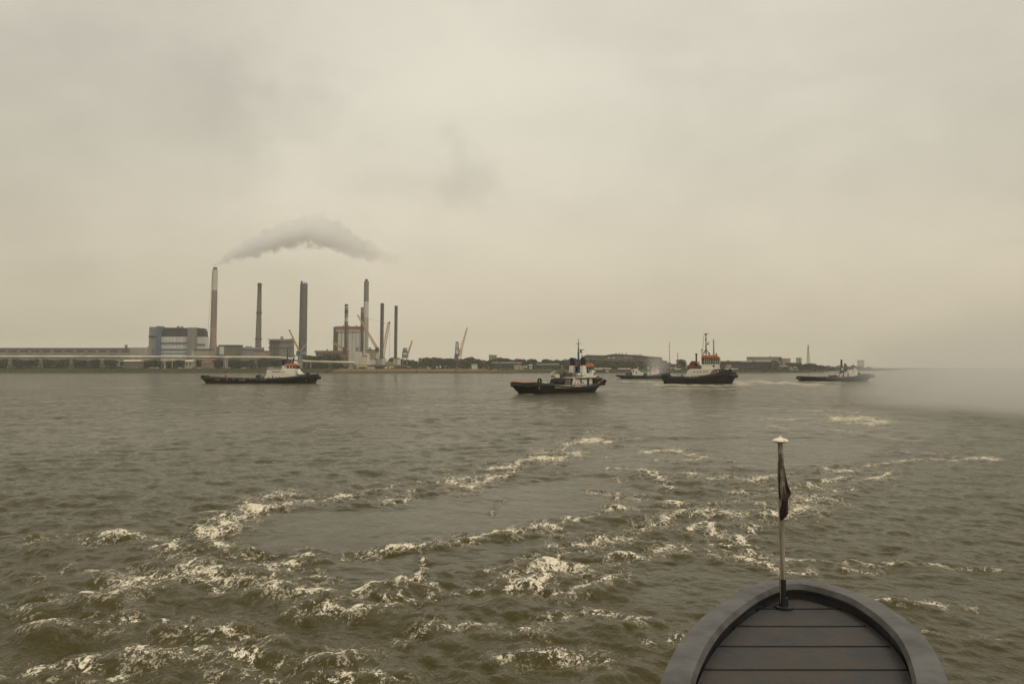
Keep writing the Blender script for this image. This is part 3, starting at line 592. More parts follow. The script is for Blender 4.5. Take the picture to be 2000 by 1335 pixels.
# jack-up platform with four legs
J = At('jack_up_platform', 'jack-up work platform with four tall legs and white cabins', 'platform', 725, 850)
mb = MB().box(J.x(664), J.x(782), -4, 34, J.z(716), J.z(712)); J.mesh('deck', mb, 'steel')
for (x0, x1, yt, yb, d0, d1, m) in ((682, 693, 687, 712, -2, 10, 'cream'), (693, 705, 687, 712, -2.6, 9, 'panel_white'), (705, 719, 693, 712, -1, 9, 'cream'), (667, 676, 701, 712, -2, 7, 'steelgrey'),
                            (719, 735, 703, 712, -1, 8, 'cream'), (736, 747, 700, 712, -2.5, 9, 'steelgrey'), (747, 752, 700, 712, -2, 8, 'cream'), (768, 776, 700.5, 712, -2, 8, 'tan_wall'), (775, 780, 701, 712, -1.6, 8, 'cream'), (752, 768, 706, 712, 1, 10, 'tan_wall')):
    c_ = J.box('cabin', x0, x1, yt, yb, d0, d1, m)
    if yt < 700:
        for yy in np.arange(yt + 3, 711, 4):
            for xx in np.arange(x0 + 1.2, x1 - 1.5, 2.9): link('window', MB().box(J.x(xx), J.x(xx + 1.1), d0 - .15, d0, J.z(yy + 1.3), J.z(yy)), M['tan_wall'], c_)
J.box('exhaust_stack', 693.5, 698, 678, 687, 2, 6, 'steelgrey'); J.box('cabin', 709, 719, 690, 693, 0, 7, 'panel_white'); J.box('jib_rest', 709, 717, 692.8, 694.5, -1.6, -1, 'rustred')
def leg(px, yt, wpx, d, secs, slant=1.5):
    mb = MB(); kk = (850 + d) / F; rr = wpx * kk / 2; b0 = J.p(px, 716, d); tp = J.p(px + slant, yt, d); z0 = -1.5
    o = None
    for i, (ya, yb_, m) in enumerate(secs):
        za, zb = J.z(yb_, d=d) if yb_ else z0, J.z(ya, d=d); f = lambda z: b0[0] + (tp[0] - b0[0]) * max(0, z) / tp[2]
        mb = MB().tube((f(za), d, za), (f(zb), d, zb), rr, rr, 18)
        o2 = link('leg' if o is None else 'leg_section', mb, M[m], J.t if o is None else o, smooth=True); o = o or o2
    rack = MB().box(-.25, .25, -rr - .35 + d, -rr + d + .2, 0, tp[2]); rk = link('rack', MB().tube((b0[0], d - rr - .1, 0), (tp[0], d - rr - .1, tp[2]), .28, .28, 4), M['rust'], o)
    J.mesh('jack_house', MB().box(b0[0] - rr * 1.5, b0[0] + rr * 1.5, d - rr * 1.5, d + rr * 1.5, J.z(712), J.z(705)), 'steelgrey')
leg(675.3, 594, 7.0, 6, [(628, None, 'steel'), (620, 628, 'panel_white'), (612, 620, 'steelgrey'), (606, 612, 'rust'), (600, 606, 'steelgrey'), (597, 600, 'panel_white'), (594, 597, 'rust')])
leg(706.5, 600, 6.4, 28, [(610, None, 'steel'), (600, 610, 'steelgrey')])
leg(744.8, 592, 7.0, 4, [(595, None, 'steel'), (592, 595, 'concrete_dark')], 2.0); leg(772.3, 597, 6.2, 28, [(600, None, 'steel'), (597, 600, 'concrete_dark')], 1.5)

def jib(A, p0, p1, w0, w1, bays, m, name='jib', d=0, r=.16):
    return A.mesh(name, MB().lattice(A.p(*p0, d), A.p(*p1, d), w0, w1, bays, r), m)
c = At('crawler_crane', 'crane with long tan lattice jib leaning left across the tall chimney', 'crane', 741, 870)
c.box('cabin', 735, 745, 690, 700, -3, 3, 'cream'); c.box('undercarriage', 733, 748, 700, None, -4, 4, 'steel'); c.box('counterweight', 742, 747, 682, 690, -2, 2, 'steelgrey')
jib(c, (741, 688), (698.5, 615), 2.6, 1.0, 20, 'cranetan', r=.26); c.mesh('stay', MB().path([c.p(745, 683), c.p(757, 632), c.p(700, 616)], .09, 4), 'steel'); c.box('boom_foot', 733, 739, 678, 686, -1.6, 1.6, 'rust')
c = At('lattice_crane', 'tower crane with pale red lattice jib standing between the two right platform legs', 'crane', 749, 890)
jib(c, (747, 700), (759.5, 630), 2.8, 1.8, 18, 'cranetan', r=.2); c.box('cabin', 743, 751, 698, None, -2.5, 2.5, 'rustred'); c.mesh('jib_head', MB().box(c.x(757.6), c.x(761), -1, 1, c.z(632), c.z(628)), 'rustred'); c.mesh('hoist_rope', MB().tube(c.p(760.8, 630), c.p(760.8, 702), .1, .1, 4), 'steel')
c = At('deck_crane', 'small yellow crane jib resting left of the checkered platform leg', 'crane', 669, 846, z=J.g + J.z(712))
jib(c, (670, 680), (650.5, 668.5), 2.4, 1.2, 9, 'yellow', r=.22); c.mesh('mast', MB().tube(c.p(671, 702), c.p(671, 678), .9, .8, 8), 'rust'); c.box('cabin', 668, 674, 692, 699, -1.5, 1.5, 'redroof')
c = At('mobile_crane', 'crane with thick yellow boom and thin white boom behind the left tug', 'crane', 588, 822)
c.mesh('boom', MB().tube(c.p(586, 688), c.p(566, 646), 1.05, .75, 8), 'yellow', smooth=True); c.mesh('boom_tip', MB().tube(c.p(566.2, 646.5), c.p(565.2, 644), .9, .8, 8), 'steel')
c.mesh('boom', MB().tube(c.p(578, 694, -1), c.p(599, 671, -1), .45, .3, 6), 'panel_white'); c.mesh('stay', MB().path([c.p(578, 694, -1), c.p(594, 677, -1), c.p(588, 668, -1)], .15, 4), 'steelgrey')
c.box('cabin', 579, 584, 685, 694, -2, 2, 'blue'); c.box('machine_house', 587, 597, 685.5, 691.5, -2.4, 2.4, 'steelgrey'); c.box('tower', 582, 590, 692, None, -1.8, 1.8, 'steelgrey'); c.mesh('gantry', MB().lattice(c.p(587, 692), c.p(589, 669), 3, 1.0, 4, .25), 'steel')
def harbour_crane(px, Y, label, cab, body, s=1.0, big=False):
    c = At('harbour_crane', label, 'crane', px, Y, 'slewing cranes on the quay')
    return c
c = harbour_crane(893, 830, 'taller slewing crane with blue cab and orange tan lattice jib', 0, 0)
for sx_ in (890, 897.5): c.mesh('portal_leg', MB().tube(c.p(sx_, 722), c.p(893.5 + (sx_ - 893.5) * .4, 704), .5, .5, 6), 'steel')
c.mesh('tower', MB().lattice(c.p(893.2, 694), c.p(892.6, 668), 4.2, 2.0, 6, .28), 'steel'); c.box('tower_head', 890.8, 894.4, 666.8, 669, -1, 1, 'steel'); c.box('platform', 888.5, 896.5, 679.5, 680.7, -2.4, 2.4, 'steel')
c.box('machine_house', 887.6, 894.6, 694, 704, -2.6, 2.6, 'blue'); c.box('counterweight', 888, 896, 691, 694, -2.2, 2.2, 'steel'); c.box('turntable', 889, 897, 704, 705.5, -2.4, 2.4, 'rust'); c.box('cabin', 895.8, 898.6, 699, 704, -1.2, 1.2, 'yellow')
jib(c, (897.6, 697), (900.6, 682), 2.6, 2.2, 4, 'cranetan', r=.3); jib(c, (900.6, 682), (912.8, 639), 2.0, .7, 14, 'cranetan', r=.2); c.mesh('stay', MB().path([c.p(892.8, 668), c.p(901, 672)], .12, 4), 'steel')
c = harbour_crane(790, 900, 'squat grey slewing crane with short orange jib right of the platform', 0, 0)
for sx_ in (785, 796): c.mesh('portal_leg', MB().tube(c.p(sx_, 722), c.p(790.5 + (sx_ - 790.5) * .6, 700), .6, .6, 6), 'steelgrey')
c.box('machine_house', 785.5, 796.5, 691.5, 699, -3, 3, 'steelgrey'); c.mesh('tower', MB().lattice(c.p(791, 691.5), c.p(791, 679.5), 5, 3.2, 3, .4), 'steelgrey'); c.box('tower_head', 788.5, 794, 679, 682.5, -1.6, 1.6, 'steelgrey'); c.box('cabin', 788.8, 793, 684, 688, -1.6, 1.6, 'steelgrey')
jib(c, (796.2, 692), (805, 665), 1.6, .8, 12, 'cranetan', r=.24)

# sheds, boxes and houses low on the bank
def shed(name, label, px0, px1, yt, Y, m, roof='asphalt', depth=14, cat='shed', pitch=1.4, wins=0, group=None):
    h = At(name, label, cat, (px0 + px1) / 2, Y, group); z1 = h.z(yt); x0, x1 = h.x(px0), h.x(px1)
    h.mesh('wall', MB().box(x0, x1, 0, depth, -.5, z1 - pitch), m)
    pr = MB(); pr.add([(x0 - .4, -.5, z1 - pitch), (x1 + .4, -.5, z1 - pitch), (x1 + .4, depth + .5, z1 - pitch), (x0 - .4, depth + .5, z1 - pitch), (x0 - .4, depth / 2, z1), (x1 + .4, depth / 2, z1)],
                      [(0, 1, 5, 4), (2, 3, 4, 5), (0, 4, 3), (1, 2, 5), (3, 2, 1, 0)]); h.mesh('roof', pr, roof)
    for i in range(wins):
        xa_ = x0 + (x1 - x0) * (i + .3) / wins; xb_ = x0 + (x1 - x0) * (i + .7) / wins; zz = (z1 - pitch)
        h.mesh('window', MB().box(xa_, xb_, -.12, 0, zz * .45, zz * .8), 'glass')
    return h
shed('shed', 'pale flat shed at the far left under the pipe bridge', 240, 272, 702.5, 826, 'panel_olive', 'pipe', 10)
shed('shed', 'small cream shed under the pipe bridge left of the smoking chimney', 361, 375, 702.5, 822, 'tan_wall', 'pipe', 8, wins=2)
shed('shed', 'dark red brown shed on the dike below the smoking chimney', 393, 411, 705, 819, 'brick_brown', 'redroof', 9)
shed('shed', 'long dark shed behind the bank right of the blue cabbed crane', 960, 1010, 706.5, 860, 'asphalt', 'brick_grey', 16, wins=6)
shed('shed', 'brown long shed behind the far sandy bank near the pale tower block', 972, 1018, 707, 900, 'brick_grey', 'redroof', 18)
shed('container', 'white square container at the bank right of the blue cabbed crane', 921, 931.5, 711, 822, 'panel_white', 'panel_white', 5, 'container', .3)
shed('house', 'low white house on the bank, left of the row', 1004, 1012, 712.5, 835, 'cream', 'brick_grey', 7, 'house', 1.2, 2)
shed('house', 'low white house on the bank, second of the row', 1013, 1025, 713.5, 838, 'cream', 'brick_brown', 7, 'house', 1.2, 3)
shed('house', 'tall white cube house at the right of the bank row', 1033.5, 1039.5, 711.5, 842, 'panel_white', 'cream', 6, 'house', .5, 1)
shed('shed', 'dark low shed among trees left of the blue masted tug', 1048, 1092, 709.5, 880, 'asphalt', 'brick_grey', 14)
shed('quay_shed', 'low pale quay shed right of the blue masted tug', 1162, 1178, 718, 826, 'panel_white', 'panel_white', 8, 'shed', .4, 3)
shed('quay_shed', 'low cream quay shed left of the smoke veiled tug', 1181, 1193, 718.6, 828, 'cream', 'cream', 8, 'shed', .4, 2)
shed('quay_shed', 'long pinkish quay shed behind the smoke veiled tug', 1208, 1240, 719, 826, 'brick_pink', 'cream', 8, 'shed', .6, 6)
shed('quay_shed', 'low white quay shed left of the maroon funnelled tug', 1311, 1322, 716.5, 830, 'cream', 'redroof', 7, 'shed', .8, 2)
shed('quay_shed', 'flat white quay shed beside the maroon funnelled tug', 1320, 1330, 719.5, 824, 'panel_white', 'panel_white', 6, 'shed', .4, 2)
shed('quay_shed', 'grey roofed long shed under the domed tree', 1322, 1346, 712, 870, 'tan_wall', 'steelgrey', 10, 'shed', 1, 4)
shed('quay_shed', 'long cream quay shed behind the bow of the orange roofed tug', 1404, 1442, 719.6, 828, 'cream', 'cream', 8, 'shed', .4, 7)
shed('quay_shed', 'small red roofed shed in front of the dark warehouse', 1420, 1429, 712, 850, 'tan_wall', 'redroof', 7, 'shed', 1.2)
h = At('tower_block', 'pale square apartment block above the trees right of the cranes', 'apartment block', 962, 1500)
h.box('wall', 955, 970, 692.5, None, 0, 20, 'concrete'); h.box('stair_wing', 955, 958, 692, None, -1, 0, 'brick_grey')
for yy in np.arange(694, 706, 2.2): h.box('window_row', 959, 969, yy, yy + .9, -.4, 0, 'glass')
# long works building with sagging roofline behind trees
h = At('factory', 'very long dark factory with low arched roof behind trees', 'factory', 1215, 960)
pr = [(1141, 696.5), (1148, 693.8), (1160, 694.5), (1182, 695), (1190, 693.2), (1202, 692), (1215, 692.8), (1250, 695), (1270, 697), (1293, 699), (1294.5, 703)]
pts2 = [(h.x(1141), -.5)] + [(h.x(x), h.z(y)) for x, y in pr] + [(h.x(1294.5), -.5)]; h.mesh('wall', MB().prism(pts2, 0, 60), 'panel_olive')
for i in range(len(pr) - 2):
    a, b = pr[i], pr[i + 1]; za, zb = h.z(a[1]), h.z(b[1])
    mb = MB(); mb.add([(h.x(a[0]), -1, za + .05), (h.x(b[0]), -1, zb + .05), (h.x(b[0]), 61, zb + .05), (h.x(a[0]), 61, za + .05), (h.x(a[0]), -1, za + .8), (h.x(b[0]), -1, zb + .8), (h.x(b[0]), 61, zb + .8), (h.x(a[0]), 61, za + .8)],
                      [(0, 1, 5, 4), (1, 2, 6, 5), (2, 3, 7, 6), (3, 0, 4, 7), (4, 5, 6, 7), (3, 2, 1, 0)]); h.mesh('roof_panel', mb, 'brick_grey')
for x0, x1, yt, yb, m in ((1187, 1192, 697.6, 699.6, 'panel_white'), (1196, 1201, 697.4, 699.4, 'panel_white'), (1206, 1211, 697.6, 699.4, 'panel_grey'), (1218, 1236, 696.6, 699, 'tan_wall'), (1280, 1293, 700, 704, 'brick_brown')): h.box('window', x0, x1, yt, yb, -.4, 0, m)
for x0 in (1203, 1210, 1215.5, 1223.5): h.mesh('vent_pipe', MB().tube(h.p(x0, 693.5, 8), h.p(x0, 688.5, 8), .45, .4, 6), 'brick_brown')
for x0 in (1239, 1244, 1250, 1254): h.box('roof_vent', x0, x0 + 1.6, 691.2, 695, 8, 11, 'brick_grey')
def mast(px, yt, Y, label, w=1.2, lat=False):
    A = At('radio_mast', label, 'mast', px, Y)
    if lat: A.mesh('lattice', MB().lattice((0, 0, 0), A.p(px, yt), w * 3.4, w * .6, 18, .2), 'rust')
    else: A.mesh('pole', MB().tube((0, 0, -.3), (0, 0, A.z(yt)), w / 2, w / 4, 6), 'steel'); A.mesh('crossbar', MB().tube((-1.2, 0, A.z(yt) * .82), (1.2, 0, A.z(yt) * .82), .15, .15, 5), 'steel')
    return A
mast(1308, 667, 900, 'tall thin mast standing between factory and domed tree', .85); mast(1324, 687, 870, 'shorter brown mast rising out of the domed tree', .95)
mast(1578.5, 673, 1300, 'lattice radio mast beside the distant twin towers', 1.4, True)
# warehouse on the right
h = At('warehouse', 'long dark warehouse with pale roof strips behind the grassy bank', 'warehouse', 1462, 900)
h.box('wall', 1400, 1520, 707, None, 0, 40, 'asphalt'); h.box('roof', 1399, 1521, 704.6, 707, -1, 41, 'brick_grey'); h.box('skylight', 1448, 1469, 704, 706.4, -1.4, -1, 'panel_white'); h.box('skylight', 1474, 1509, 704, 706, -1.4, -1, 'panel_white')
pts2 = [(h.x(1505), -.5), (h.x(1505), h.z(704.5)), (h.x(1512), h.z(702.6)), (h.x(1524), h.z(712)), (h.x(1524), -.5)]; h.mesh('gable', MB().prism(pts2, -3, -1.2), 'asphalt')
for x0 in (1470, 1486, 1500): h.box('door', x0, x0 + 5, 712, None, -.3, 0, 'asphalt')
h.box('roof_vent', 1425, 1428, 703, 704.8, 8, 12, 'steel')
h = At('office_block', 'long pale brown block rising behind the dark warehouse', 'building', 1500, 1150)
h.box('wall', 1462, 1527, 697.6, None, 0, 20, 'tan_wall'); h.box('wing', 1527, 1543, 699.4, None, -3, 16, 'brick_pink'); h.box('parapet', 1461.5, 1527.5, 696.6, 697.6, -.5, 20.5, 'brick_brown'); h.box('dark_bay', 1522, 1527, 698.4, 704, -.6, 0, 'asphalt')
for x0 in range(1464, 1521, 4): h.box('window', x0, x0 + 1.8, 699.2, 701.2, -.3, 0, 'brick_grey')
h.box('roof_vent', 1507, 1508.5, 694.6, 696.8, 6, 8, 'steel')
shed('shed', 'dark shed at the right end of the warehouse', 1541, 1566, 707.6, 1000, 'concrete_dark', 'asphalt', 14); shed('shed', 'pale low shed below the twin towers', 1545, 1558, 715.5, 870, 'panel_white', 'concrete', 8, 'shed', .8)
shed('shed', 'long brown shed beside the right end of the warehouse', 1524, 1540, 713, 880, 'tan_wall', 'brick_grey', 9)
for px0, lab in ((1557.5, 'left of two distant twin tower blocks'), (1562.8, 'right of two distant twin tower blocks')):
    h = At('tower_block', lab, 'apartment block', px0 + 1.8, 1700, 'twin tower blocks'); h.box('wall', px0, px0 + 3.4, 698.8, None, 0, 12, 'concrete'); h.box('roof', px0 - .1, px0 + 3.5, 698.2, 698.8, -.3, 12.3, 'asphalt')
    for yy in np.arange(700.5, 712, 2): h.box('window_row', px0 + .5, px0 + 2.9, yy, yy + .8, -.3, 0, 'brick_grey')
h = At('tower_block', 'wide pale tower block far off at the right end of the shore', 'apartment block', 1683, 2600, z=3)
for x0 in (1677, 1681, 1685.2): h.box('wall', x0, x0 + 3.2, 703.6, None, 0, 20, 'concrete')
h.box('core', 1678, 1688, 704.4, None, 6, 14, 'concrete_dark'); h.box('roof', 1676.8, 1688.6, 703, 703.6, -.4, 20.4, 'asphalt')

# ------------------------------------------------------------------ trees
def tree_proto(seed, leaf, H=10.0, wide=.42, lobes=7, n=460, low=.03):
    r = random.Random(seed); root = thing('tree', 'tree', 'tree'); tr = MB()
    tr.tube((0, 0, -.3), (.1, 0, H * .35), H * .028, H * .02, 7); top = Vector((.1, 0, H * .35)); cr = MB(); L_ = []
    for i in range(lobes):
        a = r.uniform(0, 6.28); d = r.uniform(.1, 1) * H * wide * .62; z = H * r.uniform(low + .12, .86); d *= 1.15 - .6 * (z / H)
        L_.append((Vector((math.cos(a) * d, math.sin(a) * d, z)), H * r.uniform(.13, .24)))
    L_.append((Vector((0, 0, H * .62)), H * .26)); L_.append((Vector((.3, .2, H * .84)), H * .15))
    for c_, q in L_: tr.tube(top - Vector((0, 0, r.uniform(0, 1.4))), c_, H * .012, H * .004, 5)
    for i in range(n):
        c_, q = r.choice(L_); d = Vector((r.gauss(0, 1), r.gauss(0, 1), r.gauss(0, 1))).normalized() * q * r.uniform(.55, 1.08); d.z *= .85; pnt = c_ + d
        if pnt.z < H * low: continue
        s_ = r.uniform(.035, .075) * H; u = Vector((r.gauss(0, 1), r.gauss(0, 1), r.gauss(0, 1))).normalized(); v = u.orthogonal().normalized()
        u2 = u.cross(v); cr.add([pnt + v * s_, pnt + u2 * s_ * .8, pnt - v * s_ * .9, pnt - u2 * s_], [(0, 1, 2, 3)])
    link('trunk', tr, M['bark'], root); link('crown', cr, LEAF[leaf], root); return root
protos = [tree_proto(1, 0), tree_proto(2, 1), tree_proto(3, 2), tree_proto(4, 1, wide=.55, lobes=9, n=520), tree_proto(5, 0, wide=.3, lobes=6), tree_proto(6, 1, wide=.62, lobes=11, n=620, low=.1)]
used = set()
ug = MB()
for i in range(11000):
    px = random.uniform(-260, 1640); Yy = random.choice((845, 862, 880, 905, 1000)) + random.uniform(-6, 6)
    if 664 < px < 782 and Yy < 895: continue
    if 1398 < px < 1545 and Yy > 880: continue
    g0 = gz(px); hm = 4.2 + 2.2 * math.sin(px * .021) + 1.6 * math.sin(px * .083 + Yy); hm *= 1.0 if px < 1300 else .6
    c_ = PT(px, 718, Yy); z = g0 + random.random() ** 1.3 * max(1.5, hm); s_ = random.uniform(.5, 1.25); u = Vector((random.gauss(0, 1), random.gauss(0, 1), random.gauss(0, 1))).normalized(); v = u.orthogonal().normalized(); u2 = u.cross(v); pnt = Vector((c_.x, Yy, z))
    ug.add([pnt + v * s_, pnt + u2 * s_ * .8, pnt - v * s_ * .9, pnt - u2 * s_], [(0, 1, 2, 3)])
tag(link('undergrowth', ug, LEAF[0]), 'dark undergrowth between and below the trees of the far bank', kind='stuff')
def tree(px, yt, Y, k=None, label='', group='', wf=1.0):
    k = random.choice((0, 1, 2, 3, 4)) if k is None else k; z = gz(px); c_ = PT(px, 718, Y); H = PT(px, yt, Y).z - z
    s = max(2.5, H) / 10 / (1.0); sc_ = (s * wf, s * wf, s)
    if k not in used:
        used.add(k); o = protos[k]; o.location = (c_.x, Y, z); o.rotation_euler = (0, 0, random.random() * 6); o.scale = sc_; o['label'] = label; o['group'] = group; return o
    return dup(protos[k], (c_.x, Y, z), random.random() * 6, sc_, label, group)
ORD = ('leftmost', 'second', 'third', 'fourth', 'fifth', 'sixth', 'seventh', 'eighth', 'ninth', 'tenth', 'eleventh', 'twelfth', 'thirteenth', 'fourteenth', 'fifteenth', 'sixteenth', 'seventeenth', 'eighteenth', 'nineteenth', 'twentieth')
TENS = {2: 'twenty', 3: 'thirty', 4: 'forty', 5: 'fifty'}
def ordn(i):
    if i < 20: return ORD[i] + ('' if i == 0 else ' from left')
    t_, u_ = divmod(i + 1, 10); return (TENS[t_] + ('-' + ('first', 'second', 'third', 'fourth', 'fifth', 'sixth', 'seventh', 'eighth', 'ninth')[u_ - 1] if u_ else '').replace('--', '-') if u_ else TENS[t_][:-1] + 'ieth') + ' from left'
def row(x0, x1, n, tops, Y, dY, label, group, kinds=None, wf=1.2):
    for i in range(n):
        px = x0 + (x1 - x0) * (i + random.uniform(.15, .85)) / n; yt = float(np.interp(px, [q[0] for q in tops], [q[1] for q in tops])) + random.uniform(-.8, 2.2)
        tree(px, yt, Y + random.uniform(-dY, dY), random.choice(kinds) if kinds else None, label + ', ' + ordn(i), group, wf * random.uniform(.9, 1.25))
row(-60, 225, 32, [(-60, 700), (225, 701)], 850, 12, 'dark tree behind the pipe bridge at the far left', 'dark trees behind the left pipe bridge', (0, 3, 0, 5), 1.9)
row(235, 560, 44, [(235, 703), (500, 701), (514, 700), (560, 702)], 852, 12, 'dark tree growing in the row behind the white pipe bridge', 'dark trees behind the white pipe bridge', (0, 3, 0, 5), 1.9)
tree(513, 697.5, 822, 5, 'round dark tree standing in front of the pipe bridge', 'single bank trees'); tree(601, 693, 900, 5, 'dark bushy tree at the foot of the thickest chimney', 'single bank trees', .9)
row(596, 672, 17, [(596, 694), (620, 693), (640, 690), (672, 693)], 900, 14, 'grey green tree between thickest chimney and platform', 'trees left of the platform', (0, 3, 5, 1), 1.3)
row(600, 668, 14, [(600, 706), (668, 709)], 838, 5, 'dark bush like tree along the falling end of the pipe bridge', 'low trees by the pipe bridge end', (0, 3, 5), 1.6)
row(762, 830, 14, [(762, 699), (774, 696), (785, 700), (800, 702), (830, 707)], 960, 20, 'pale green tree behind the squat grey crane', 'trees by the squat crane', None, 1.35)
row(824, 858, 7, [(824, 703), (832, 697), (850, 697), (858, 700)], 1000, 8, 'pale round tree in the clump left of the blue cabbed crane', 'tree clump left of the crane', (5, 3, 1), 1.5)
row(860, 905, 11, [(860, 702), (872, 699), (905, 699)], 1000, 16, 'pale green tree directly behind the blue cabbed crane', 'trees behind the crane', (5, 3, 1), 1.4)
row(905, 948, 11, [(905, 701), (916, 696.5), (930, 699), (946, 702)], 980, 14, 'olive green tree right of the blue cabbed crane', 'trees right of the crane', (1, 2, 5), 1.4)
row(948, 1050, 24, [(948, 703), (960, 701), (972, 697), (985, 698), (1000, 700), (1010, 699), (1020, 702), (1028, 700), (1040, 699), (1050, 702)], 970, 20, 'tall thin green tree in the row left of the blue masted tug', 'treeline left of the blue masted tug', None, 1.15)
row(1050, 1145, 20, [(1050, 704), (1060, 703), (1066, 699), (1080, 702), (1092, 702), (1110, 699), (1130, 699), (1145, 699)], 950, 18, 'green tree in the row behind the blue masted tug', 'treeline behind the blue masted tug', None, 1.2)
row(1140, 1300, 38, [(1140, 699), (1180, 702), (1240, 704), (1300, 704)], 925, 10, 'green tree in front of the long dark factory', 'trees before the factory', (1, 3, 5, 2), 1.35)
row(1145, 1300, 24, [(1145, 708), (1300, 711)], 880, 10, 'low green tree at the foot of the long dark factory', 'low trees before the factory', (1, 5, 2), 1.6)
row(1296, 1400, 14, [(1296, 706), (1312, 708), (1345, 710), (1400, 709)], 905, 14, 'low green tree near the two masts', 'low trees by the masts', (1, 3, 5), 1.5)
tree(1331, 700.5, 860, 5, 'domed dark green tree with the shorter brown mast behind it', 'single bank trees', 1.25)
tree(1404, 702, 905, 3, 'tree peeping over the left end of the warehouse', 'single bank trees', 1.1)
row(1536, 1612, 17, [(1536, 708), (1560, 709), (1584, 708), (1592, 709), (1612, 715)], 960, 30, 'green tree at the right end of the warehouse shore', 'trees right of the warehouse', (1, 3, 5), 1.5)
row(1606, 1700, 24, [(1606, 714.5), (1620, 713.5), (1660, 714), (1700, 716)], 1700, 80, 'hazy distant tree on the receding right shore', 'hazy trees on the right shore', (1, 3, 5), 1.9)
row(1700, 1830, 16, [(1700, 716), (1740, 716.5), (1830, 717)], 3300, 150, 'faintest far tree at the end of the right shore', 'faint trees at the end of the shore', (1, 3, 5), 2.4)

# ------------------------------------------------------------------ cars, poles and boats by the bank
def car_proto(m):
    c_ = thing('parked_car', 'car', 'car'); bd = MB().prism([(-2.1, .35), (-2.1, .85), (-1.3, .95), (1.1, .95), (2.1, .8), (2.1, .35)], -.8, .8); link('body', bd, M[m], c_)
    link('cabin', MB().prism([(-1.4, .95), (-1.0, 1.42), (.5, 1.42), (1.05, .95)], -.7, .7), M['glass'], c_); link('roof', MB().box(-1.0, .5, -.68, .68, 1.42, 1.47), M[m], c_)
    for x_ in (-1.3, 1.3):
        for y_ in (-.8, .62): link('wheel', MB().tube((x_, y_, .32), (x_, y_ + .18, .32), .32, .32, 12), M['rubber'], c_)
    return c_
cps = [car_proto('carw'), car_proto('carr'), car_proto('card')]; cu = set()
CARS = [(263, 0, 'white car parked on the dike below the low grey hall'), (296, 0, 'white car parked left of the boiler house foot'), (307, 0, 'second white car below the blue lift tower'), (301, 2, 'dark car parked between white cars below the stair wing'), (340, 2, 'dark car parked below the boiler house'),
        (352, 0, 'white car parked under the pipe bridge trestle'), (363, 0, 'white car parked before the small cream shed'), (371, 0, 'white car parked beside the small cream shed'), (379, 1, 'red car parked left of the red brown shed'), (389, 0, 'white car closest to the red brown shed'),
        (430, 2, 'dark car parked below the filter house'), (446, 0, 'white car parked below the filter house'), (476, 0, 'white car parked below the slender brick chimney'), (486, 1, 'red car parked below the slender brick chimney'), (511, 1, 'red car parked left of the round dark tree'), (517, 1, 'red car parked under the round dark tree'),
        (529, 0, 'white car parked right of the round dark tree'), (694, 2, 'dark car parked on the sand by the platform'), (838, 0, 'white car parked on the sandy bank left of the blue cabbed crane'), (1168, 0, 'white car on the quay right of the blue masted tug')]
for px, kk, lab in CARS:
    g_ = gz(px); Yc = 813 + random.uniform(-2, 3); loc = (PT(px, 718, Yc).x, Yc, g_ - .02); sc_ = (1.25, 1.25, 1.25)
    if kk not in cu: cu.add(kk); o = cps[kk]; o.location = loc; o.rotation_euler = (0, 0, random.choice((0, math.pi))); o['label'] = lab; o['group'] = 'cars parked along the dike'
    else: dup(cps[kk], loc, random.choice((0, math.pi)), None, lab, 'cars parked along the dike')
for px, yt, Yp, lab in ((322, 699.5, 818, 'white post on the dike below the boiler house'), (336, 700, 818, 'short white post right of the boiler house trestle'), (440, 699, 820, 'pale gantry post below the filter house'), (444, 699, 820, 'second pale gantry post below the filter house'), (553, 700, 818, 'pale lamp post on the dike behind the left tug'), (607, 706, 816, 'thin lamp post on the bank right of the left tug')):
    q = At('lamp_post', lab, 'post', px, Yp, 'posts along the dike'); q.mesh('pole', MB().tube((0, 0, -.3), (0, 0, q.z(yt)), .28, .2, 6), 'cream'); q.mesh('lamp_head', MB().box(-1.2, 1.2, -.3, .3, q.z(yt), q.z(yt) + .35), 'cream')
for px0, px1, yt, yb, m, lab in ((696, 716, 713, 715.5, 'signy', 'yellow machine on the quay below the platform cabins'), (759, 768, 713.6, 717, 'signy', 'yellow container below the right platform legs'), (700, 731, 716.6, 718.2, 'panel_white', 'long white barge load on the sandy bank'), (768, 773, 716, 718.5, 'redroof', 'small red container right of the yellow one')):
    q = At('container', lab, 'container', (px0 + px1) / 2, 826, 'containers below the platform'); zt, zb = q.z(yt), q.z(yb)
    q.box('body', px0, px1, yt, None, 0, 3, m); q.box('lid', px0 - .1, px1 + .1, yt - .3, yt, -.1, 3.1, 'steelgrey')
    for i in range(6): xx = q.x(px0 + (px1 - px0) * (i + .5) / 6); q.mesh('rib', MB().box(xx - .08, xx + .08, -.1, 0, .2, zt - .2), 'steel')
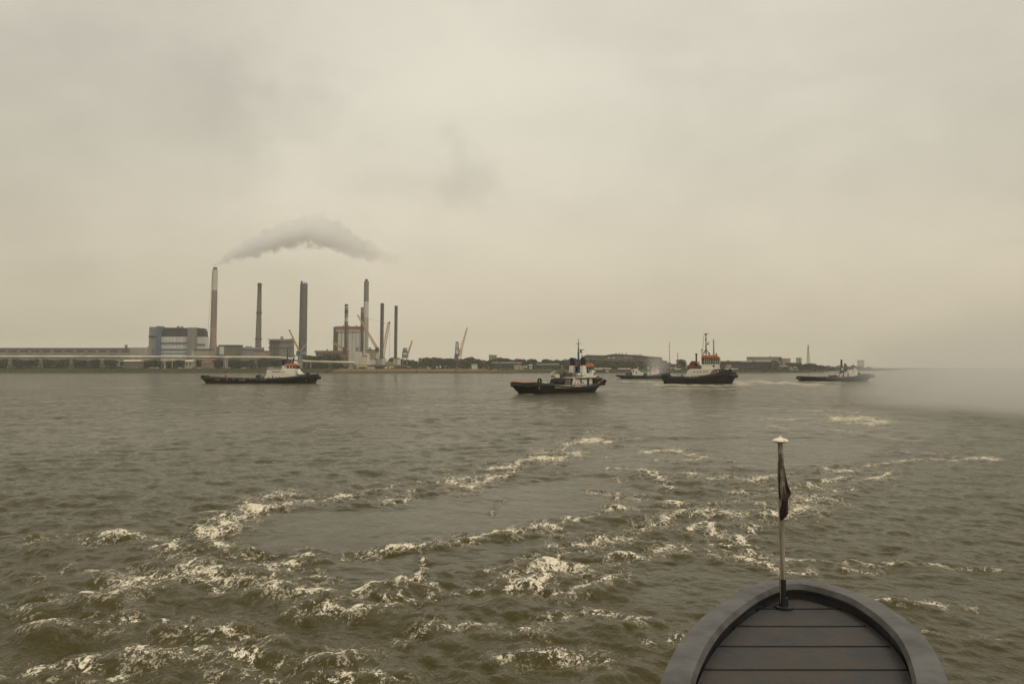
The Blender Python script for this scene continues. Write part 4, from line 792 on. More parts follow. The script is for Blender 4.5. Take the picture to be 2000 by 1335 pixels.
# trunks of dredging gear and small moored boats at the quay on the right
def small_boat(px, lab, cab='white', L_=9):
    s = W(px, 727.6); q = thing('moored_boat', lab, 'boat', (s.x, s.y - 3, 0), random.uniform(-.2, .2), 'small boats moored at the right quay')
    mb = MB(); n = 9; vs = []; fs = []
    for i in range(n):
        t_ = i / (n - 1); x_ = (t_ - .5) * L_; b_ = 1.5 * (1 - max(0, (t_ - .45) / .55) ** 2) * (.7 + .3 * min(1, t_ * 4)); zt = .8 + .5 * t_ ** 2
        vs += [(x_, -b_, zt), (x_, -b_ * .7, -.3), (x_, b_ * .7, -.3), (x_, b_, zt)]
    for i in range(n - 1):
        for k2 in range(4): fs.append((i * 4 + k2, i * 4 + (k2 + 1) % 4, (i + 1) * 4 + (k2 + 1) % 4, (i + 1) * 4 + k2))
    fs += [(0, 3, 2, 1), tuple((n - 1) * 4 + k2 for k2 in range(4))]; mb.add(vs, fs); link('hull', mb, M['hull'], q)
    link('cabin', MB().prism([(-L_ * .2, .8), (-L_ * .18, 2.3), (L_ * .12, 2.3), (L_ * .2, .9)], -.9, .9), M[cab], q); link('mast', MB().tube((0, 0, 2.2), (0, 0, 4.6), .07, .05, 5), M['steel'], q)
for px, lab, cb in ((1160, 'small white moored boat right of the blue masted tug', 'white'), (1186, 'small cream moored boat left of the smoke veiled tug', 'cream'), (1218, 'small dark moored boat behind the smoke veiled tug', 'rust'), (1442, 'small dark moored boat off the bow of the orange roofed tug', 'steelgrey'), (1450, 'small white moored boat at the end of the right quay', 'white'), (1457, 'rightmost small red cabin boat moored at the quay', 'redroof')):
    small_boat(px, lab, cb)

# ------------------------------------------------------------------ tugs
class Tug:
    def __init__(s, label, pa, pb, B):        # pa stern / pb bow waterline points (px, depth)
        a = Vector(((pa[0] - CX) / F * pa[1], pa[1], 0)); b = Vector(((pb[0] - CX) / F * pb[1], pb[1], 0))
        s.a = a; s.h = (b - a).normalized(); s.L = (b - a).length; s.n = Vector((s.h.y, -s.h.x, 0)); s.B = B
        s.t = thing('tugboat', label, 'tugboat', a, math.atan2(s.h.y, s.h.x), 'tugs steaming on the river')
    def uz(s, px, py, off=0):                 # on the centre plane (off > 0: moved towards the viewer side)
        d = raydir(px, py); o = Vector((0, 0, CAMH)); p0 = s.a + s.n * off; k = (p0 - o).dot(s.n) / d.dot(s.n); q = o + d * k
        return ((q - s.a).dot(s.h), q.z)
    def U(s, px, off=0): return s.uz(px, 735, off)[0]
    def part(s, name, mb, m, parent=None, smooth=False): return link(name, mb, M[m], parent or s.t, smooth=smooth)
    def prof(s, name, pts, hw, m, parent=None, off=0, y=0): return s.part(name, MB().prism([s.uz(x_, y_, off) for x_, y_ in pts], -hw + y, hw + y), m, parent)
    def hull(s, deck_u, wl_u, sheer, B=None, bul=.9, m='hull', st=.12, bw=.42, flare=.82, sternr=.5):
        B = B or s.B; n = 44; lv = []; us = []; S_ = [q[0] for q in sheer]; Zs = [q[1] for q in sheer]
        def hb(t_):
            a_ = min(1, (1 - (1 - min(1, t_ / st)) ** 2) ** .5 if t_ < st else 1) ; a_ = sternr + (1 - sternr) * a_ if t_ < st else 1
            q = max(0, (t_ - (1 - bw)) / bw); return B * a_ * max(.02, (1 - q ** 2.3)) ** .62
        mb = MB(); vs = []; K = 9
        for i in range(n + 1):
            t_ = i / n; t_ = .5 - .5 * math.cos(math.pi * t_) if i not in (0, n) else t_
            ud = deck_u[0] + (deck_u[1] - deck_u[0]) * t_; uw = wl_u[0] + (wl_u[1] - wl_u[0]) * t_; zt = float(np.interp(ud, S_, Zs)); b_ = hb(t_); zd = zt - bul
            bwl = b_ * (flare - .25 * max(0, (t_ - .6) / .4)); f = lambda z: min(1, max(0, z / zt)) ** .8
            for z, bb in ((-1.5, bwl * .55), (0, bwl), (.45 * zt, bwl + (b_ - bwl) * .62), (.72 * zt, b_ * .965), (.76 * zt, b_ * 1.015), (zt, b_)):
                uu = uw + (ud - uw) * f(z); vs.append((uu, -bb, z))
            ui = ud + (.14 if t_ < .5 else -.14) * (1 if t_ in (0, 1) else .3)
            vs += [(ui, -max(.01, b_ - .13), zt), (ui, -max(.01, b_ - .15), zd), (ui, 0, zd + .03)]
        mb.v = vs[:]; mb.f = []
        for i in range(n):
            for k2 in range(K - 1): mb.f.append((i * K + k2, i * K + k2 + 1, (i + 1) * K + k2 + 1, (i + 1) * K + k2))
        o = len(mb.v); mb.v += [(x_, -y_, z_) for x_, y_, z_ in vs]
        for i in range(n):
            for k2 in range(K - 1): mb.f.append((o + i * K + k2, o + (i + 1) * K + k2, o + (i + 1) * K + k2 + 1, o + i * K + k2 + 1))
        for e in (0, n):
            for k2 in range(5): mb.f.append((e * K + k2, o + e * K + k2, o + e * K + k2 + 1, e * K + k2 + 1))
            mb.f.append((e * K + 5, o + e * K + 5, o + e * K + 6, e * K + 6)); mb.f.append((e * K + 6, o + e * K + 6, o + e * K + 7, e * K + 7))
        h_ = s.part('hull', mb, m, smooth=True); s.hb = hb; s.du = deck_u; s.sh = lambda u: float(np.interp(u, S_, Zs)); s.bul = bul
        # rubbing strake round the sheer
        for sg in (-1, 1):
            pp = [Vector((mb.v[(0 if sg < 0 else o) + i * K + 4][0], mb.v[(0 if sg < 0 else o) + i * K + 4][1] + sg * .06, mb.v[i * K + 4][2])) for i in range(0, n + 1, 2)]
            s.part('rubbing_strake', MB().path(pp, .13, 6), 'rubber', h_)
        return h_
    def hbu(s, u): return s.hb((u - s.du[0]) / (s.du[1] - s.du[0]))
    def box(s, name, x0, x1, yt, yb, hw, m, parent=None, y=0): return s.prof(name, [(x0, yb), (x0, yt), (x1, yt), (x1, yb)], hw, m, parent, 0, y)
    def ports(s, host, hw, pts, r=.2, name='porthole', m='glass', y=0):
        for x_, y_ in pts:
            u, z = s.uz(x_, y_, hw)
            for sg in (-1, 1): s.part(name, MB().tube((u, y + sg * (hw - .05), z), (u, y + sg * (hw + .05), z), r, r, 12), m, host)
    def wins(s, host, hw, pts, name='window', m='glass'):      # rectangles (x0, x1, yt, yb) on both sides
        for x0, x1, yt, yb in pts:
            a = s.uz(x0, yt, hw); b = s.uz(x1, yb, hw)
            for sg in (-1, 1): s.part(name, MB().box(a[0], b[0], sg * hw - .05, sg * hw + .05, b[1], a[1]), m, host)
    def tyre(s, u, z, sg=-1, r=.42, flat=False):
        y = sg * (s.hbu(u) + .1); s.part('tyre', MB().torus((u, y, z), r, r * .36, 'Y'), 'rubber', smooth=True)
    def rail(s, pts, y, h=1.0, m='white', name='railing', posts=8):
        mb = MB(); P = [Vector((u, y, z)) for u, z in pts]
        for k2 in (.5, 1.0): mb.path([q + Vector((0, 0, h * k2)) for q in P], .035, 4)
        L_ = sum((b - a).length for a, b in zip(P[:-1], P[1:]))
        for i in range(posts + 1):
            d = L_ * i / posts
            for a, b in zip(P[:-1], P[1:]):
                l = (b - a).length
                if d <= l + 1e-6: q = a.lerp(b, d / l); break
                d -= l
            mb.tube(q, q + Vector((0, 0, h)), .035, .035, 4)
        return s.part(name, mb, m)
    def marks(s, host, x0, x1, y0, y1, seed, hh=.42, off=None):    # worn painted lettering, illegible in the photograph
        r = random.Random(seed); mb = MB(); u0, z0 = s.uz(x0, y0, s.B); u1, z1 = s.uz(x1, y1, s.B); u = u0
        while u < u1:
            zc = z0 + (z1 - z0) * (u - u0) / (u1 - u0); w_ = r.uniform(.22, .36); yb = -(s.hbu(u) * 1.0 + .06); k2 = r.randrange(4)
            mb.box(u, u + .18, yb - .02, yb + .1, zc, zc + hh)
            if k2 != 1: mb.box(u + .08, u + w_, yb - .02, yb + .1, zc + hh - .2, zc + hh)
            if k2 in (0, 2): mb.box(u + .08, u + w_, yb - .02, yb + .1, zc, zc + .2)
            if k2 in (1, 3): mb.box(u + .08, u + w_, yb - .02, yb + .1, zc + hh * .45, zc + hh * .45 + .1)
            if k2 in (0, 3): mb.box(u + w_ - .12, u + w_, yb - .02, yb + .1, zc, zc + hh)
            u += w_ + .1 + (.35 if r.random() < .14 else 0)
        s.part('lettering', mb, 'letter', host)

# --- A: long low tug on the left
T = Tug('long low black tug with orange wheelhouse roof below the thickest chimney', (407, 269), (618, 269), 4.3)
u0 = T.U
h_ = T.hull((u0(399), u0(623)), (u0(408), u0(617)), [(u0(399), T.uz(399, 735)[1]), (u0(425), T.uz(425, 736.4)[1]), (u0(480), T.uz(480, 738)[1]), (u0(540), T.uz(540, 737.6)[1]), (u0(570), T.uz(570, 735.5)[1]), (u0(595), T.uz(595, 732)[1]), (u0(622), T.uz(622, 730)[1])], m='hullb', st=.08, bw=.34, sternr=.6)
T.part('stern_fender', MB().tube((u0(401), -2.3, 2.0), (u0(401), 2.3, 2.0), .62, .62, 14), 'rubber', smooth=True); T.part('bow_fender', MB().tube((u0(622.5), -1.1, 1.75), (u0(622.5), 1.1, 1.75), .6, .6, 12), 'rubber', smooth=True)
T.prof('deckhouse', [(521, 739), (527, 727.5), (569, 727.3), (590, 734), (590, 739)], 3.0, 'white'); dh = T.t.children[-1]
T.ports(dh, 3.0, [(525, 737.2), (545.6, 736.5)], .22); T.wins(dh, 3.0, [(531.4, 534, 733, 738.5), (537.5, 540, 735.5, 739)], 'door', 'brick_brown')
T.prof('boat_deck', [(526, 727.6), (526.6, 722.8), (560, 722.4), (582.5, 722.8), (589, 730), (574, 730.2)], 2.7, 'white'); bd = T.t.children[-1]
T.wins(bd, 2.7, [(531, 548, 724.2, 727), (550, 553, 726, 727.2), (561, 564, 730, 731.4)], 'window', 'brick_pink'); T.ports(bd, 2.7, [(554.5, 726.6), (580, 730.6), (563, 731)], .22); T.wins(bd, 2.7, [(577, 581.4, 724.6, 726.2)])
wh = T.prof('wheelhouse', [(559.5, 722.6), (560, 713.6), (579.5, 713.6), (580.5, 722.8)], 1.9, 'white'); T.wins(wh, 1.9, [(560.6, 564, 714.6, 719.3), (566.8, 570, 714.6, 719.3), (572, 576, 714.6, 719.3), (577.2, 579, 714.6, 719.3)])
T.part('window', MB().box(T.U(580) - .02, T.U(580) + .12, -1.5, 1.5, T.uz(580, 719.5)[1], T.uz(580, 714.6)[1]), 'glass', wh)
T.prof('wheelhouse_roof', [(558.5, 713.7), (562, 709.3), (581, 709.2), (583.5, 712.6), (582, 713.8)], 2.2, 'orange')
T.prof('boarding_step', [(580.5, 722.8), (580.6, 719.8), (584, 720.4), (588.5, 729)], 1.2, 'white')
fn = T.prof('funnel_casing', [(553.5, 722.5), (555.5, 713.4), (559.6, 713.4), (559.6, 722.5)], .8, 'white', y=-1.6); T.box('funnel', 555.3, 559.8, 702.2, 713.5, .65, 'black', y=-1.6)
T.prof('funnel_casing', [(553.5, 722.5), (555.5, 713.4), (559.6, 713.4), (559.6, 722.5)], .8, 'white', y=1.6); T.box('funnel', 555.3, 559.8, 702.2, 713.5, .65, 'black', y=1.6)
ms = T.part('mast', MB().tube((*[T.uz(561.3, 716)[0]], 0, T.uz(561.3, 716)[1]), (T.uz(561.3, 680)[0], 0, T.uz(561.3, 680)[1]), .28, .12, 8), 'mastblue')
z = T.uz(561, 684)[1]; T.part('yard', MB().tube((u0(550), 0, z), (u0(571), 0, z), .06, .06, 5).tube((u0(561), -1.6, z - 2), (u0(561), 1.6, z - 2), .06, .06, 5), 'mastblue', ms)
T.prof('mast_platform', [(561.5, 694.4), (562, 692), (569, 694.2), (569, 695)], .4, 'mastblue', ms); T.prof('mast_platform', [(566, 694), (583, 694.3), (583, 695), (566, 695)], .3, 'mastblue', ms)
rm = T.part('radar_mast', MB().tube((u0(571.5), 0, T.uz(571, 709)[1]), (u0(573.5), 0, T.uz(573, 696.8)[1]), .3, .25, 8), 'maroon'); T.part('radar', MB().box(u0(572), u0(577), -.3, .3, T.uz(573, 697.8)[1], T.uz(573, 695.8)[1]), 'white', rm); T.part('lamp', MB().tube((u0(574), 0, T.uz(573, 695.8)[1]), (u0(574), 0, T.uz(573, 692)[1]), .22, .15, 6), 'red', rm)
T.part('towing_winch', MB().tube((u0(505.5), -1.2, T.uz(505, 735)[1]), (u0(505.5), 1.2, T.uz(505, 735)[1]), .55, .55, 14).box(u0(503.5), u0(507.5), -1.3, 1.3, T.uz(505, 738.5)[1], T.uz(505, 735)[1]), 'rubber', smooth=True)
T.prof('ladder_way', [(512, 738), (512, 735.8), (519, 733), (524.5, 728), (527, 728), (521, 738.5)], 1.6, 'steel'); T.prof('towing_bow', [(506, 737), (512, 735.6), (517, 737)], 2.4, 'steel')
T.part('bollard', MB().tube((u0(443), -1.2, 1.2), (u0(443), -1.2, 2.6), .16, .16, 8).tube((u0(444.6), -1.2, 1.2), (u0(444.6), -1.2, 2.5), .16, .16, 8).tube((u0(440.5), -1.2, 2.55), (u0(446), -1.2, 2.3), .12, .1, 6), 'red')
T.part('windlass', MB().tube((u0(601), -.8, 2.9), (u0(601), .8, 2.9), .55, .55, 12).box(u0(598.5), u0(604), -.9, .9, 1.8, 2.7), 'rubber')
T.part('anchor_light', MB().tube((u0(620), 0, 2.4), (u0(620), 0, 4.4), .06, .06, 5), 'rust')
for px, mm in ((430.5, 'tan_wall'), (434, 'tan_wall'), (452, 'concrete_pale'), (463, 'tan_wall'), (484, 'cream'), (497, 'tan_wall')):
    T.part('deck_load', MB().box(u0(px), u0(px + (4.5 if px in (434, 463) else 2.2)), -T.hbu(u0(px)) - .04, -T.hbu(u0(px)) + .2, .95, 1.6), mm)
T.marks(h_, 466, 478, 743, 743, 3, .5); T.marks(h_, 500, 520, 742.5, 742, 4, .5)
for px in (474.5, 500, 552, 601): T.part('rust_patch', MB().box(u0(px), u0(px + 2.5), -T.hbu(u0(px + 1)) - .05, -T.hbu(u0(px + 1)) + .2, .7, 1.2), 'rust')
T.rail([(u0(527), T.uz(527, 722.8)[1]), (u0(556), T.uz(556, 722.6)[1])], -2.6, .9, posts=9); T.rail([(u0(526.5), T.uz(527, 727.6)[1]), (u0(560), T.uz(560, 727.6)[1])], -3.0, .9, posts=10)
for px in (590, 596, 611): T.tyre(u0(px), 1.55, r=.34)
for px in (414, 433, 452, 473): T.part('bulwark_capping', MB().box(u0(px), u0(px + 7), -T.hbu(u0(px + 3)) - .06, -T.hbu(u0(px + 3)) + .2, T.sh(u0(px + 3)) - .06, T.sh(u0(px + 3)) + .12), 'rust')

# --- B: nearest tug, seen from its quarter
T = Tug('nearest tug with blue mast, twin black funnels and a tyre on its rail', (1020, 159), (1165, 176), 3.5)
u0 = T.U; LB = 24.2
h_ = T.hull((-1.5, 25.0), (.5, 22.6), [(-1.5, 2.1), (1, 2.2), (5, 1.9), (9, 1.6), (12, 1.35), (16, 1.32), (18.5, 1.5), (21, 1.9), (25, 2.8)], m='hullb', st=.13, bw=.36, sternr=.35, bul=.8)
T.part('stern_fender', MB().path([Vector((.9 - 2.5 * math.cos(a), 2.7 * math.sin(a), 1.55)) for a in np.linspace(-1.25, 1.25, 16)], .34, 8), 'rubber', smooth=True)
T.part('stern_capping', MB().path([Vector((u, T.hbu(u) - .06, T.sh(u) + .05)) for u in np.linspace(-1.4, 3.5, 9)], .12, 5), 'orange'); T.part('stern_capping', MB().path([Vector((u, -T.hbu(u) + .06, T.sh(u) + .05)) for u in np.linspace(-1.4, .8, 7)], .10, 5), 'orange')
T.part('deck_tyre', MB().torus((1.9, -2.9, 2.45), .40, .19, 'Y', 20, 8), 'rubber', smooth=True)
T.part('rescue_raft', MB().tube((6.6, 2.4, 1.75), (9.6, 2.4, 1.75), .25, .25, 10), 'white')
T.part('rust_patch', MB().box(1.0, 1.4, -T.hbu(1.2) - .04, -T.hbu(1.2) + .2, .9, 1.5), 'red', h_)
dk = .7
dh = T.part('deckhouse', MB().prism([(12.1, dk), (12.9, 3.0), (18.7, 3.0), (18.7, dk + .2)], -2.6, 2.6), 'white')
for u in (13.0, 13.9, 15.2, 15.7): T.part('porthole', MB().tube((u, -2.66, 1.95), (u, -2.55, 1.95), .15, .15, 12), 'glass', dh)
T.part('door', MB().box(17.0, 17.5, -2.67, -2.58, 1.1, 2.8), 'black', dh); T.part('fire_box', MB().box(14.6, 15.0, -2.72, -2.58, 1.9, 2.8), 'redroof', dh); T.part('pipe', MB().box(13.6, 16.4, -2.66, -2.59, 2.62, 2.72), 'rust', dh)
T.part('sill', MB().box(12.1, 18.7, -2.66, -2.59, 1.5, 1.62), 'rust', dh)
for u in (16.6, 18.3): T.part('stanchion', MB().tube((u, -2.9, 1.2), (u, -2.9, 3.0), .06, .06, 5), 'rust', dh)
br_ = T.part('bridge_deck', MB().box(12.9, 19.4, -3.0, 3.0, 3.0, 3.13), 'white')
T.part('bulwark', MB().prism([(15.6, 3.13), (15.8, 3.75), (19.4, 4.05), (19.4, 3.13)], -3.0, -2.92).prism([(15.6, 3.13), (15.8, 3.75), (19.4, 4.05), (19.4, 3.13)], 2.92, 3.0).box(19.32, 19.4, -2.92, 2.92, 3.13, 4.1), 'white', br_)
T.rail([(12.9, 3.13), (15.7, 3.13)], -2.95, .9, 'rust', posts=5); T.rail([(12.9, 3.13), (15.7, 3.13)], 2.95, .9, 'rust', posts=5)
for u in (13.5, 14.8): T.part('life_raft', MB().tube((u, -2.7, 3.6), (u + .8, -2.7, 3.6), .30, .30, 12), 'white')
T.part('life_buoy', MB().torus((18.9, -3.06, 3.8), .26, .08, 'Y', 14, 6), 'red'); T.part('locker', MB().box(18.6, 19.2, -2.6, -1.8, 3.9, 4.5), 'white'); T.part('dark_store', MB().box(13.0, 16.0, -1.9, 1.9, 3.13, 3.9), 'steel')
wh = T.part('wheelhouse', MB().prism([(17.7, 3.13), (17.8, 5.35), (19.3, 5.35), (19.2, 3.13)], -1.6, 1.6), 'white')
for u in (17.95, 18.65): T.part('window', MB().box(u, u + .55, -1.66, 1.66, 3.95, 5.2), 'glass', wh)
for y in (-1.5, -.8, -.1, .6): T.part('window', MB().box(17.68, 17.82, y, y + .6, 3.95, 5.2), 'glass', wh)
for y in (-1.45, -.45, .55): T.part('window', MB().box(19.2, 19.36, y, y + .85, 4.0, 5.2), 'glass', wh)
T.part('wheelhouse_roof', MB().prism([(17.3, 5.35), (17.5, 6.0), (19.4, 6.0), (20.1, 5.45), (20.0, 5.3)], -1.95, 1.95), 'orange'); T.part('search_light', MB().tube((18.9, -.5, 6.0), (18.9, -.5, 6.4), .15, .2, 8), 'black')
for sg in (-1, 1):
    T.part('funnel_casing', MB().prism([(16.2, 3.13), (16.45, 5.5), (17.3, 5.5), (17.55, 3.13)], sg * 1.5 - .4, sg * 1.5 + .4), 'white')
    T.part('funnel', MB().prism([(16.5, 5.5), (16.55, 7.15), (17.25, 7.05), (17.25, 5.5)], sg * 1.5 - .33, sg * 1.5 + .33), 'black')
ms = T.part('mast', MB().tube((17.2, 0, 3.1), (17.2, 0, 8.3), .30, .19, 10), 'mastblue'); T.part('topmast', MB().tube((17.2, 0, 8.3), (17.2, 0, 11.2), .15, .05, 8), 'steel', ms)
T.part('yard', MB().tube((17.2, -.8, 10.1), (17.2, .8, 10.1), .04, .04, 5).tube((16.6, 0, 10.1), (17.8, 0, 10.1), .04, .04, 5), 'steel', ms); T.part('mast_platform', MB().box(17.2, 18.3, -.35, .35, 8.2, 8.3), 'steel', ms); T.part('radar', MB().box(17.9, 18.2, -.8, .8, 8.78, 8.9).tube((18.0, 0, 8.3), (18.0, 0, 8.75), .22, .18, 8), 'black', ms)
T.part('mast_stay', MB().tube((17.2, -1.3, 6.5), (17.2, 1.3, 6.5), .08, .08, 6), 'mastblue', ms); T.part('ladder', MB().tube((17.8, -.9, 5.9), (17.4, -.7, 7.9), .12, .09, 5), 'red'); T.part('vent_cowl', MB().tube((17.6, .9, 5.9), (17.6, .9, 6.3), .2, .25, 8), 'steelgrey')
T.part('towing_winch', MB().tube((11.0, -1.4, 1.9), (11.0, 1.4, 1.9), .6, .6, 16).tube((11.0, -1.6, 1.9), (11.0, -1.4, 1.9), .85, .85, 16).tube((11.0, 1.4, 1.9), (11.0, 1.6, 1.9), .85, .85, 16).box(10.2, 11.9, -1.6, 1.6, .9, 1.4), 'black', smooth=True)
T.part('towing_frame', MB().prism([(9.9, .9), (10.7, 2.6), (12.2, 2.9), (12.9, .9)], 1.9, 2.1).prism([(9.9, .9), (10.7, 2.6), (12.2, 2.9), (12.9, .9)], -2.1, -1.9).box(10.7, 12.2, -2.1, 2.1, 2.5, 2.72), 'steel')
T.part('workboat', MB().prism([(10.6, 2.9), (10.3, 3.55), (12.4, 3.6), (12.2, 2.9)], .6, 1.9), 'cream'); T.part('davit', MB().path([(10.0, 1.5, 2.6), (10.1, 1.6, 3.8), (11.6, 1.6, 4.3)], .07, 5), 'cream'); T.part('deck_drum', MB().tube((12.3, .3, 3.4), (12.3, .9, 3.4), .42, .42, 12), 'rust')
T.part('towing_hook', MB().box(9.4, 9.9, -.3, .3, .9, 2.2).tube((9.6, -.5, 2.2), (9.6, .5, 2.2), .24, .24, 8), 'black'); T.part('bollard', MB().tube((5.9, -2.4, .9), (5.9, -2.4, 2.1), .12, .12, 8).tube((6.3, -2.4, .9), (6.3, -2.4, 2.1), .12, .12, 8), 'rust')
T.part('exhaust_trunk', MB().tube((12.9, -.9, .9), (13.4, -1.2, 4.0), .38, .34, 10), 'black'); T.part('exhaust_trunk', MB().tube((12.9, .6, .9), (13.4, .4, 4.0), .38, .34, 10), 'black'); T.part('stores_house', MB().box(12.2, 13.0, -2.2, 2.2, .95, 2.9), 'rubber')
T.part('windlass', MB().tube((21.9, -.8, 2.5), (21.9, .8, 2.5), .42, .42, 12).box(21.4, 22.4, -.9, .9, 1.7, 2.3), 'black'); T.part('bow_fender', MB().path([Vector((24.9 - 2.2 * (1 - math.cos(a)), 2.3 * math.sin(a), 2.15)) for a in np.linspace(-1.3, 1.3, 12)], .34, 8), 'rubber', smooth=True); T.part('rope_coil', MB().torus((22.9, -.7, 2.75), .35, .14, 'X', 14, 6), 'rust')
T.part('bow_capping', MB().path([Vector((u, -T.hbu(u) + .05, T.sh(u) + .1)) for u in np.linspace(20, 24.6, 14)], .06, 5), 'orange')
for u in (21.4, 22.6, 23.6): T.tyre(u, 1.7, r=.36)
T.marks(h_, 1084, 1134, 757.6, 757.2, 9, .6)

# --- C: tug veiled by smoke in the middle distance
T = Tug('low dark tug with white houses half veiled by exhaust smoke', (1212, 384), (1303, 384), 4.2)
u0 = T.U
h_ = T.hull((u0(1203), u0(1307)), (u0(1214), u0(1302)), [(u0(1203), T.uz(1203, 731.6)[1]), (u0(1240), T.uz(1240, 733.4)[1]), (u0(1270), T.uz(1270, 732.2)[1]), (u0(1307), T.uz(1307, 726.5)[1])], bw=.35)
a = T.prof('aft_house', [(1233.6, 732), (1233.8, 720.6), (1243, 719.6), (1246, 723), (1252, 727), (1260, 728), (1260, 733)], 2.6, 'white'); T.wins(a, 2.6, [(1236, 1238.5, 722, 726), (1242, 1243.8, 724.6, 728.4), (1256, 1258.4, 730.2, 732.4)])
b = T.prof('deckhouse', [(1256, 733), (1256, 726.5), (1286, 726.5), (1287, 733)], 2.6, 'white'); T.wins(b, 2.6, [(1262, 1264.4, 727.6, 733), (1268.6, 1270.4, 728, 732)], 'door', 'black')
wh = T.prof('wheelhouse', [(1273, 726.5), (1272.6, 720.6), (1284.4, 720.2), (1287, 724), (1286, 727)], 1.9, 'white'); T.wins(wh, 1.9, [(1275, 1277.5, 722.6, 724.6), (1279, 1281, 722.6, 724.6)])
T.prof('wheelhouse_roof', [(1274, 720.4), (1276, 716), (1285, 715.6), (1287, 718.5), (1285.5, 720.4)], 2.1, 'orange')
T.prof('funnel', [(1233, 720.6), (1232, 715.4), (1243.5, 714.4), (1245, 719.6)], 1.0, 'maroon'); T.prof('towing_gear', [(1221, 734), (1223, 726.5), (1232, 725.6), (1240, 727), (1252, 731), (1252, 734)], 1.8, 'steel')
ms = T.part('mast', MB().tube((u0(1266), 0, T.uz(1266, 727)[1]), (u0(1266), 0, T.uz(1266, 702)[1]), .3, .14, 8), 'steel'); T.part('radar', MB().box(u0(1264.6), u0(1267.8), -.6, .6, T.uz(1266, 719.4)[1], T.uz(1266, 717)[1]), 'white', ms)
m2 = T.part('aft_mast', MB().tube((u0(1246), 0, T.uz(1246, 723)[1]), (u0(1246), 0, T.uz(1246, 703)[1]), .26, .12, 8), 'steel'); T.part('lamp', MB().box(u0(1245), u0(1247), -.3, .3, T.uz(1246, 719.4)[1], T.uz(1246, 717)[1]), 'white', m2)
T.prof('stay', [(1258, 724.8), (1264, 723), (1265, 725), (1259, 726.2)], 1.2, 'steel'); T.marks(h_, 1238, 1253, 735.5, 735.5, 12, .4)
for px in (1290, 1295, 1300): T.tyre(u0(px), 2.0, r=.5)
T.part('windlass', MB().tube((u0(1292), -.8, 3.2), (u0(1292), .8, 3.2), .6, .6, 12), 'steelgrey')
T.part('bow_fender', MB().box(u0(1304), u0(1308.5), -1.2, 1.2, T.uz(1306, 735)[1], T.uz(1306, 727)[1]), 'rubber')

# --- D: black tug with orange roofed wheelhouse and tall lattice mast
T = Tug('black tug with tall wheelhouse, orange roof and maroon funnel cover', (1303, 266), (1431, 260), 4.4)
u0 = T.U
sh = [(1294, 729.6), (1304, 730), (1308, 734.6), (1345, 734.9), (1372, 732.8), (1395, 729.4), (1410, 726), (1424, 724), (1438, 727.5)]
h_ = T.hull((u0(1295.5), u0(1439)), (u0(1298), u0(1430)), [T.uz(x_, y_) for x_, y_ in sh], m='hull', st=.07, bw=.33, sternr=.65)
T.part('stern_fender', MB().tube((u0(1298), -2.8, 2.4), (u0(1298), 2.8, 2.4), .65, .65, 14), 'rubber', smooth=True)
T.part('bow_fender', MB().path([Vector((u0(1438.5) - 2.6 * (1 - math.cos(a)), 2.7 * math.sin(a), 2.35)) for a in np.linspace(-1.4, 1.4, 14)], .62, 10), 'rubber', smooth=True)
dh = T.prof('deckhouse', [(1339.5, 735.5), (1345, 722.6), (1350, 720), (1401, 719.6), (1404, 728), (1396, 731), (1370, 734)], 3.0, 'white')
T.ports(dh, 3.0, [(1356, 725.8), (1362.6, 725.8), (1367.8, 725.6), (1375, 725.6), (1380.6, 725.4)], .2); T.wins(dh, 3.0, [(1394, 1396.4, 722.6, 728)], 'door', 'steel')
wb_ = T.prof('wheelhouse_base', [(1371.5, 720), (1371.5, 711.5), (1404, 711.5), (1405, 720)], 2.5, 'white'); T.ports(wb_, 2.5, [(1394, 714.6)], .36)
wh = T.prof('wheelhouse', [(1371.5, 711.6), (1371, 697.8), (1405.6, 697.8), (1404.4, 711.6)], 2.3, 'glass')
for xx in (1371.6, 1376, 1380.4, 1384.2, 1388, 1392.4, 1396.8, 1401, 1404.4):
    a = T.uz(xx, 698, 2.3); b = T.uz(xx, 711.4, 2.3)
    for sg in (-1, 1): T.part('window_post', MB().box(a[0] - .09, a[0] + .09, sg * 2.3 - .07, sg * 2.3 + .07, b[1], a[1]), 'safety' if xx > 1374 else 'maroon', wh)
for yy in (698.4, 706.2, 711.2): a = T.uz(1371, yy); b = T.uz(1405, yy); T.part('window_rail', MB().box(a[0], b[0], -2.38, 2.38, a[1] - .06, a[1] + .06), 'safety', wh)
T.prof('wheelhouse_roof', [(1370.5, 698), (1373, 694), (1400, 692.8), (1405.8, 698)], 2.6, 'orange')
T.part('search_light', MB().tube((u0(1399.8), 0, T.uz(1399, 693)[1]), (u0(1399.8), 0, T.uz(1399, 689.4)[1]), .1, .28, 8), 'black'); T.part('pole', MB().tube((u0(1372.3), -1, T.uz(1372, 711)[1]), (u0(1372.3), -1, T.uz(1372, 681.6)[1]), .14, .12, 6).tube((u0(1372.3), -1, T.uz(1372, 684)[1]), (u0(1372.3), -1, T.uz(1372, 682)[1]), .25, .25, 6), 'rust')
def up(x_, y_, y=0): u, z_ = T.uz(x_, y_); return (u, y, z_)
ms = T.part('mast', MB().tube(up(1379, 693), up(1378.8, 650), .22, .12, 6).tube(up(1374, 693), up(1378.6, 681), .1, .1, 5).tube(up(1385.2, 693), up(1380, 681), .1, .1, 5).tube(up(1374, 690, -.8), up(1378.8, 681), .1, .1, 5).tube(up(1385.2, 690, -.8), up(1378.8, 681), .1, .1, 5).tube(up(1385.4, 694), up(1385.4, 688), .2, .2, 6).tube(up(1374, 687.6), up(1384, 687.6), .08, .08, 5), 'steel')
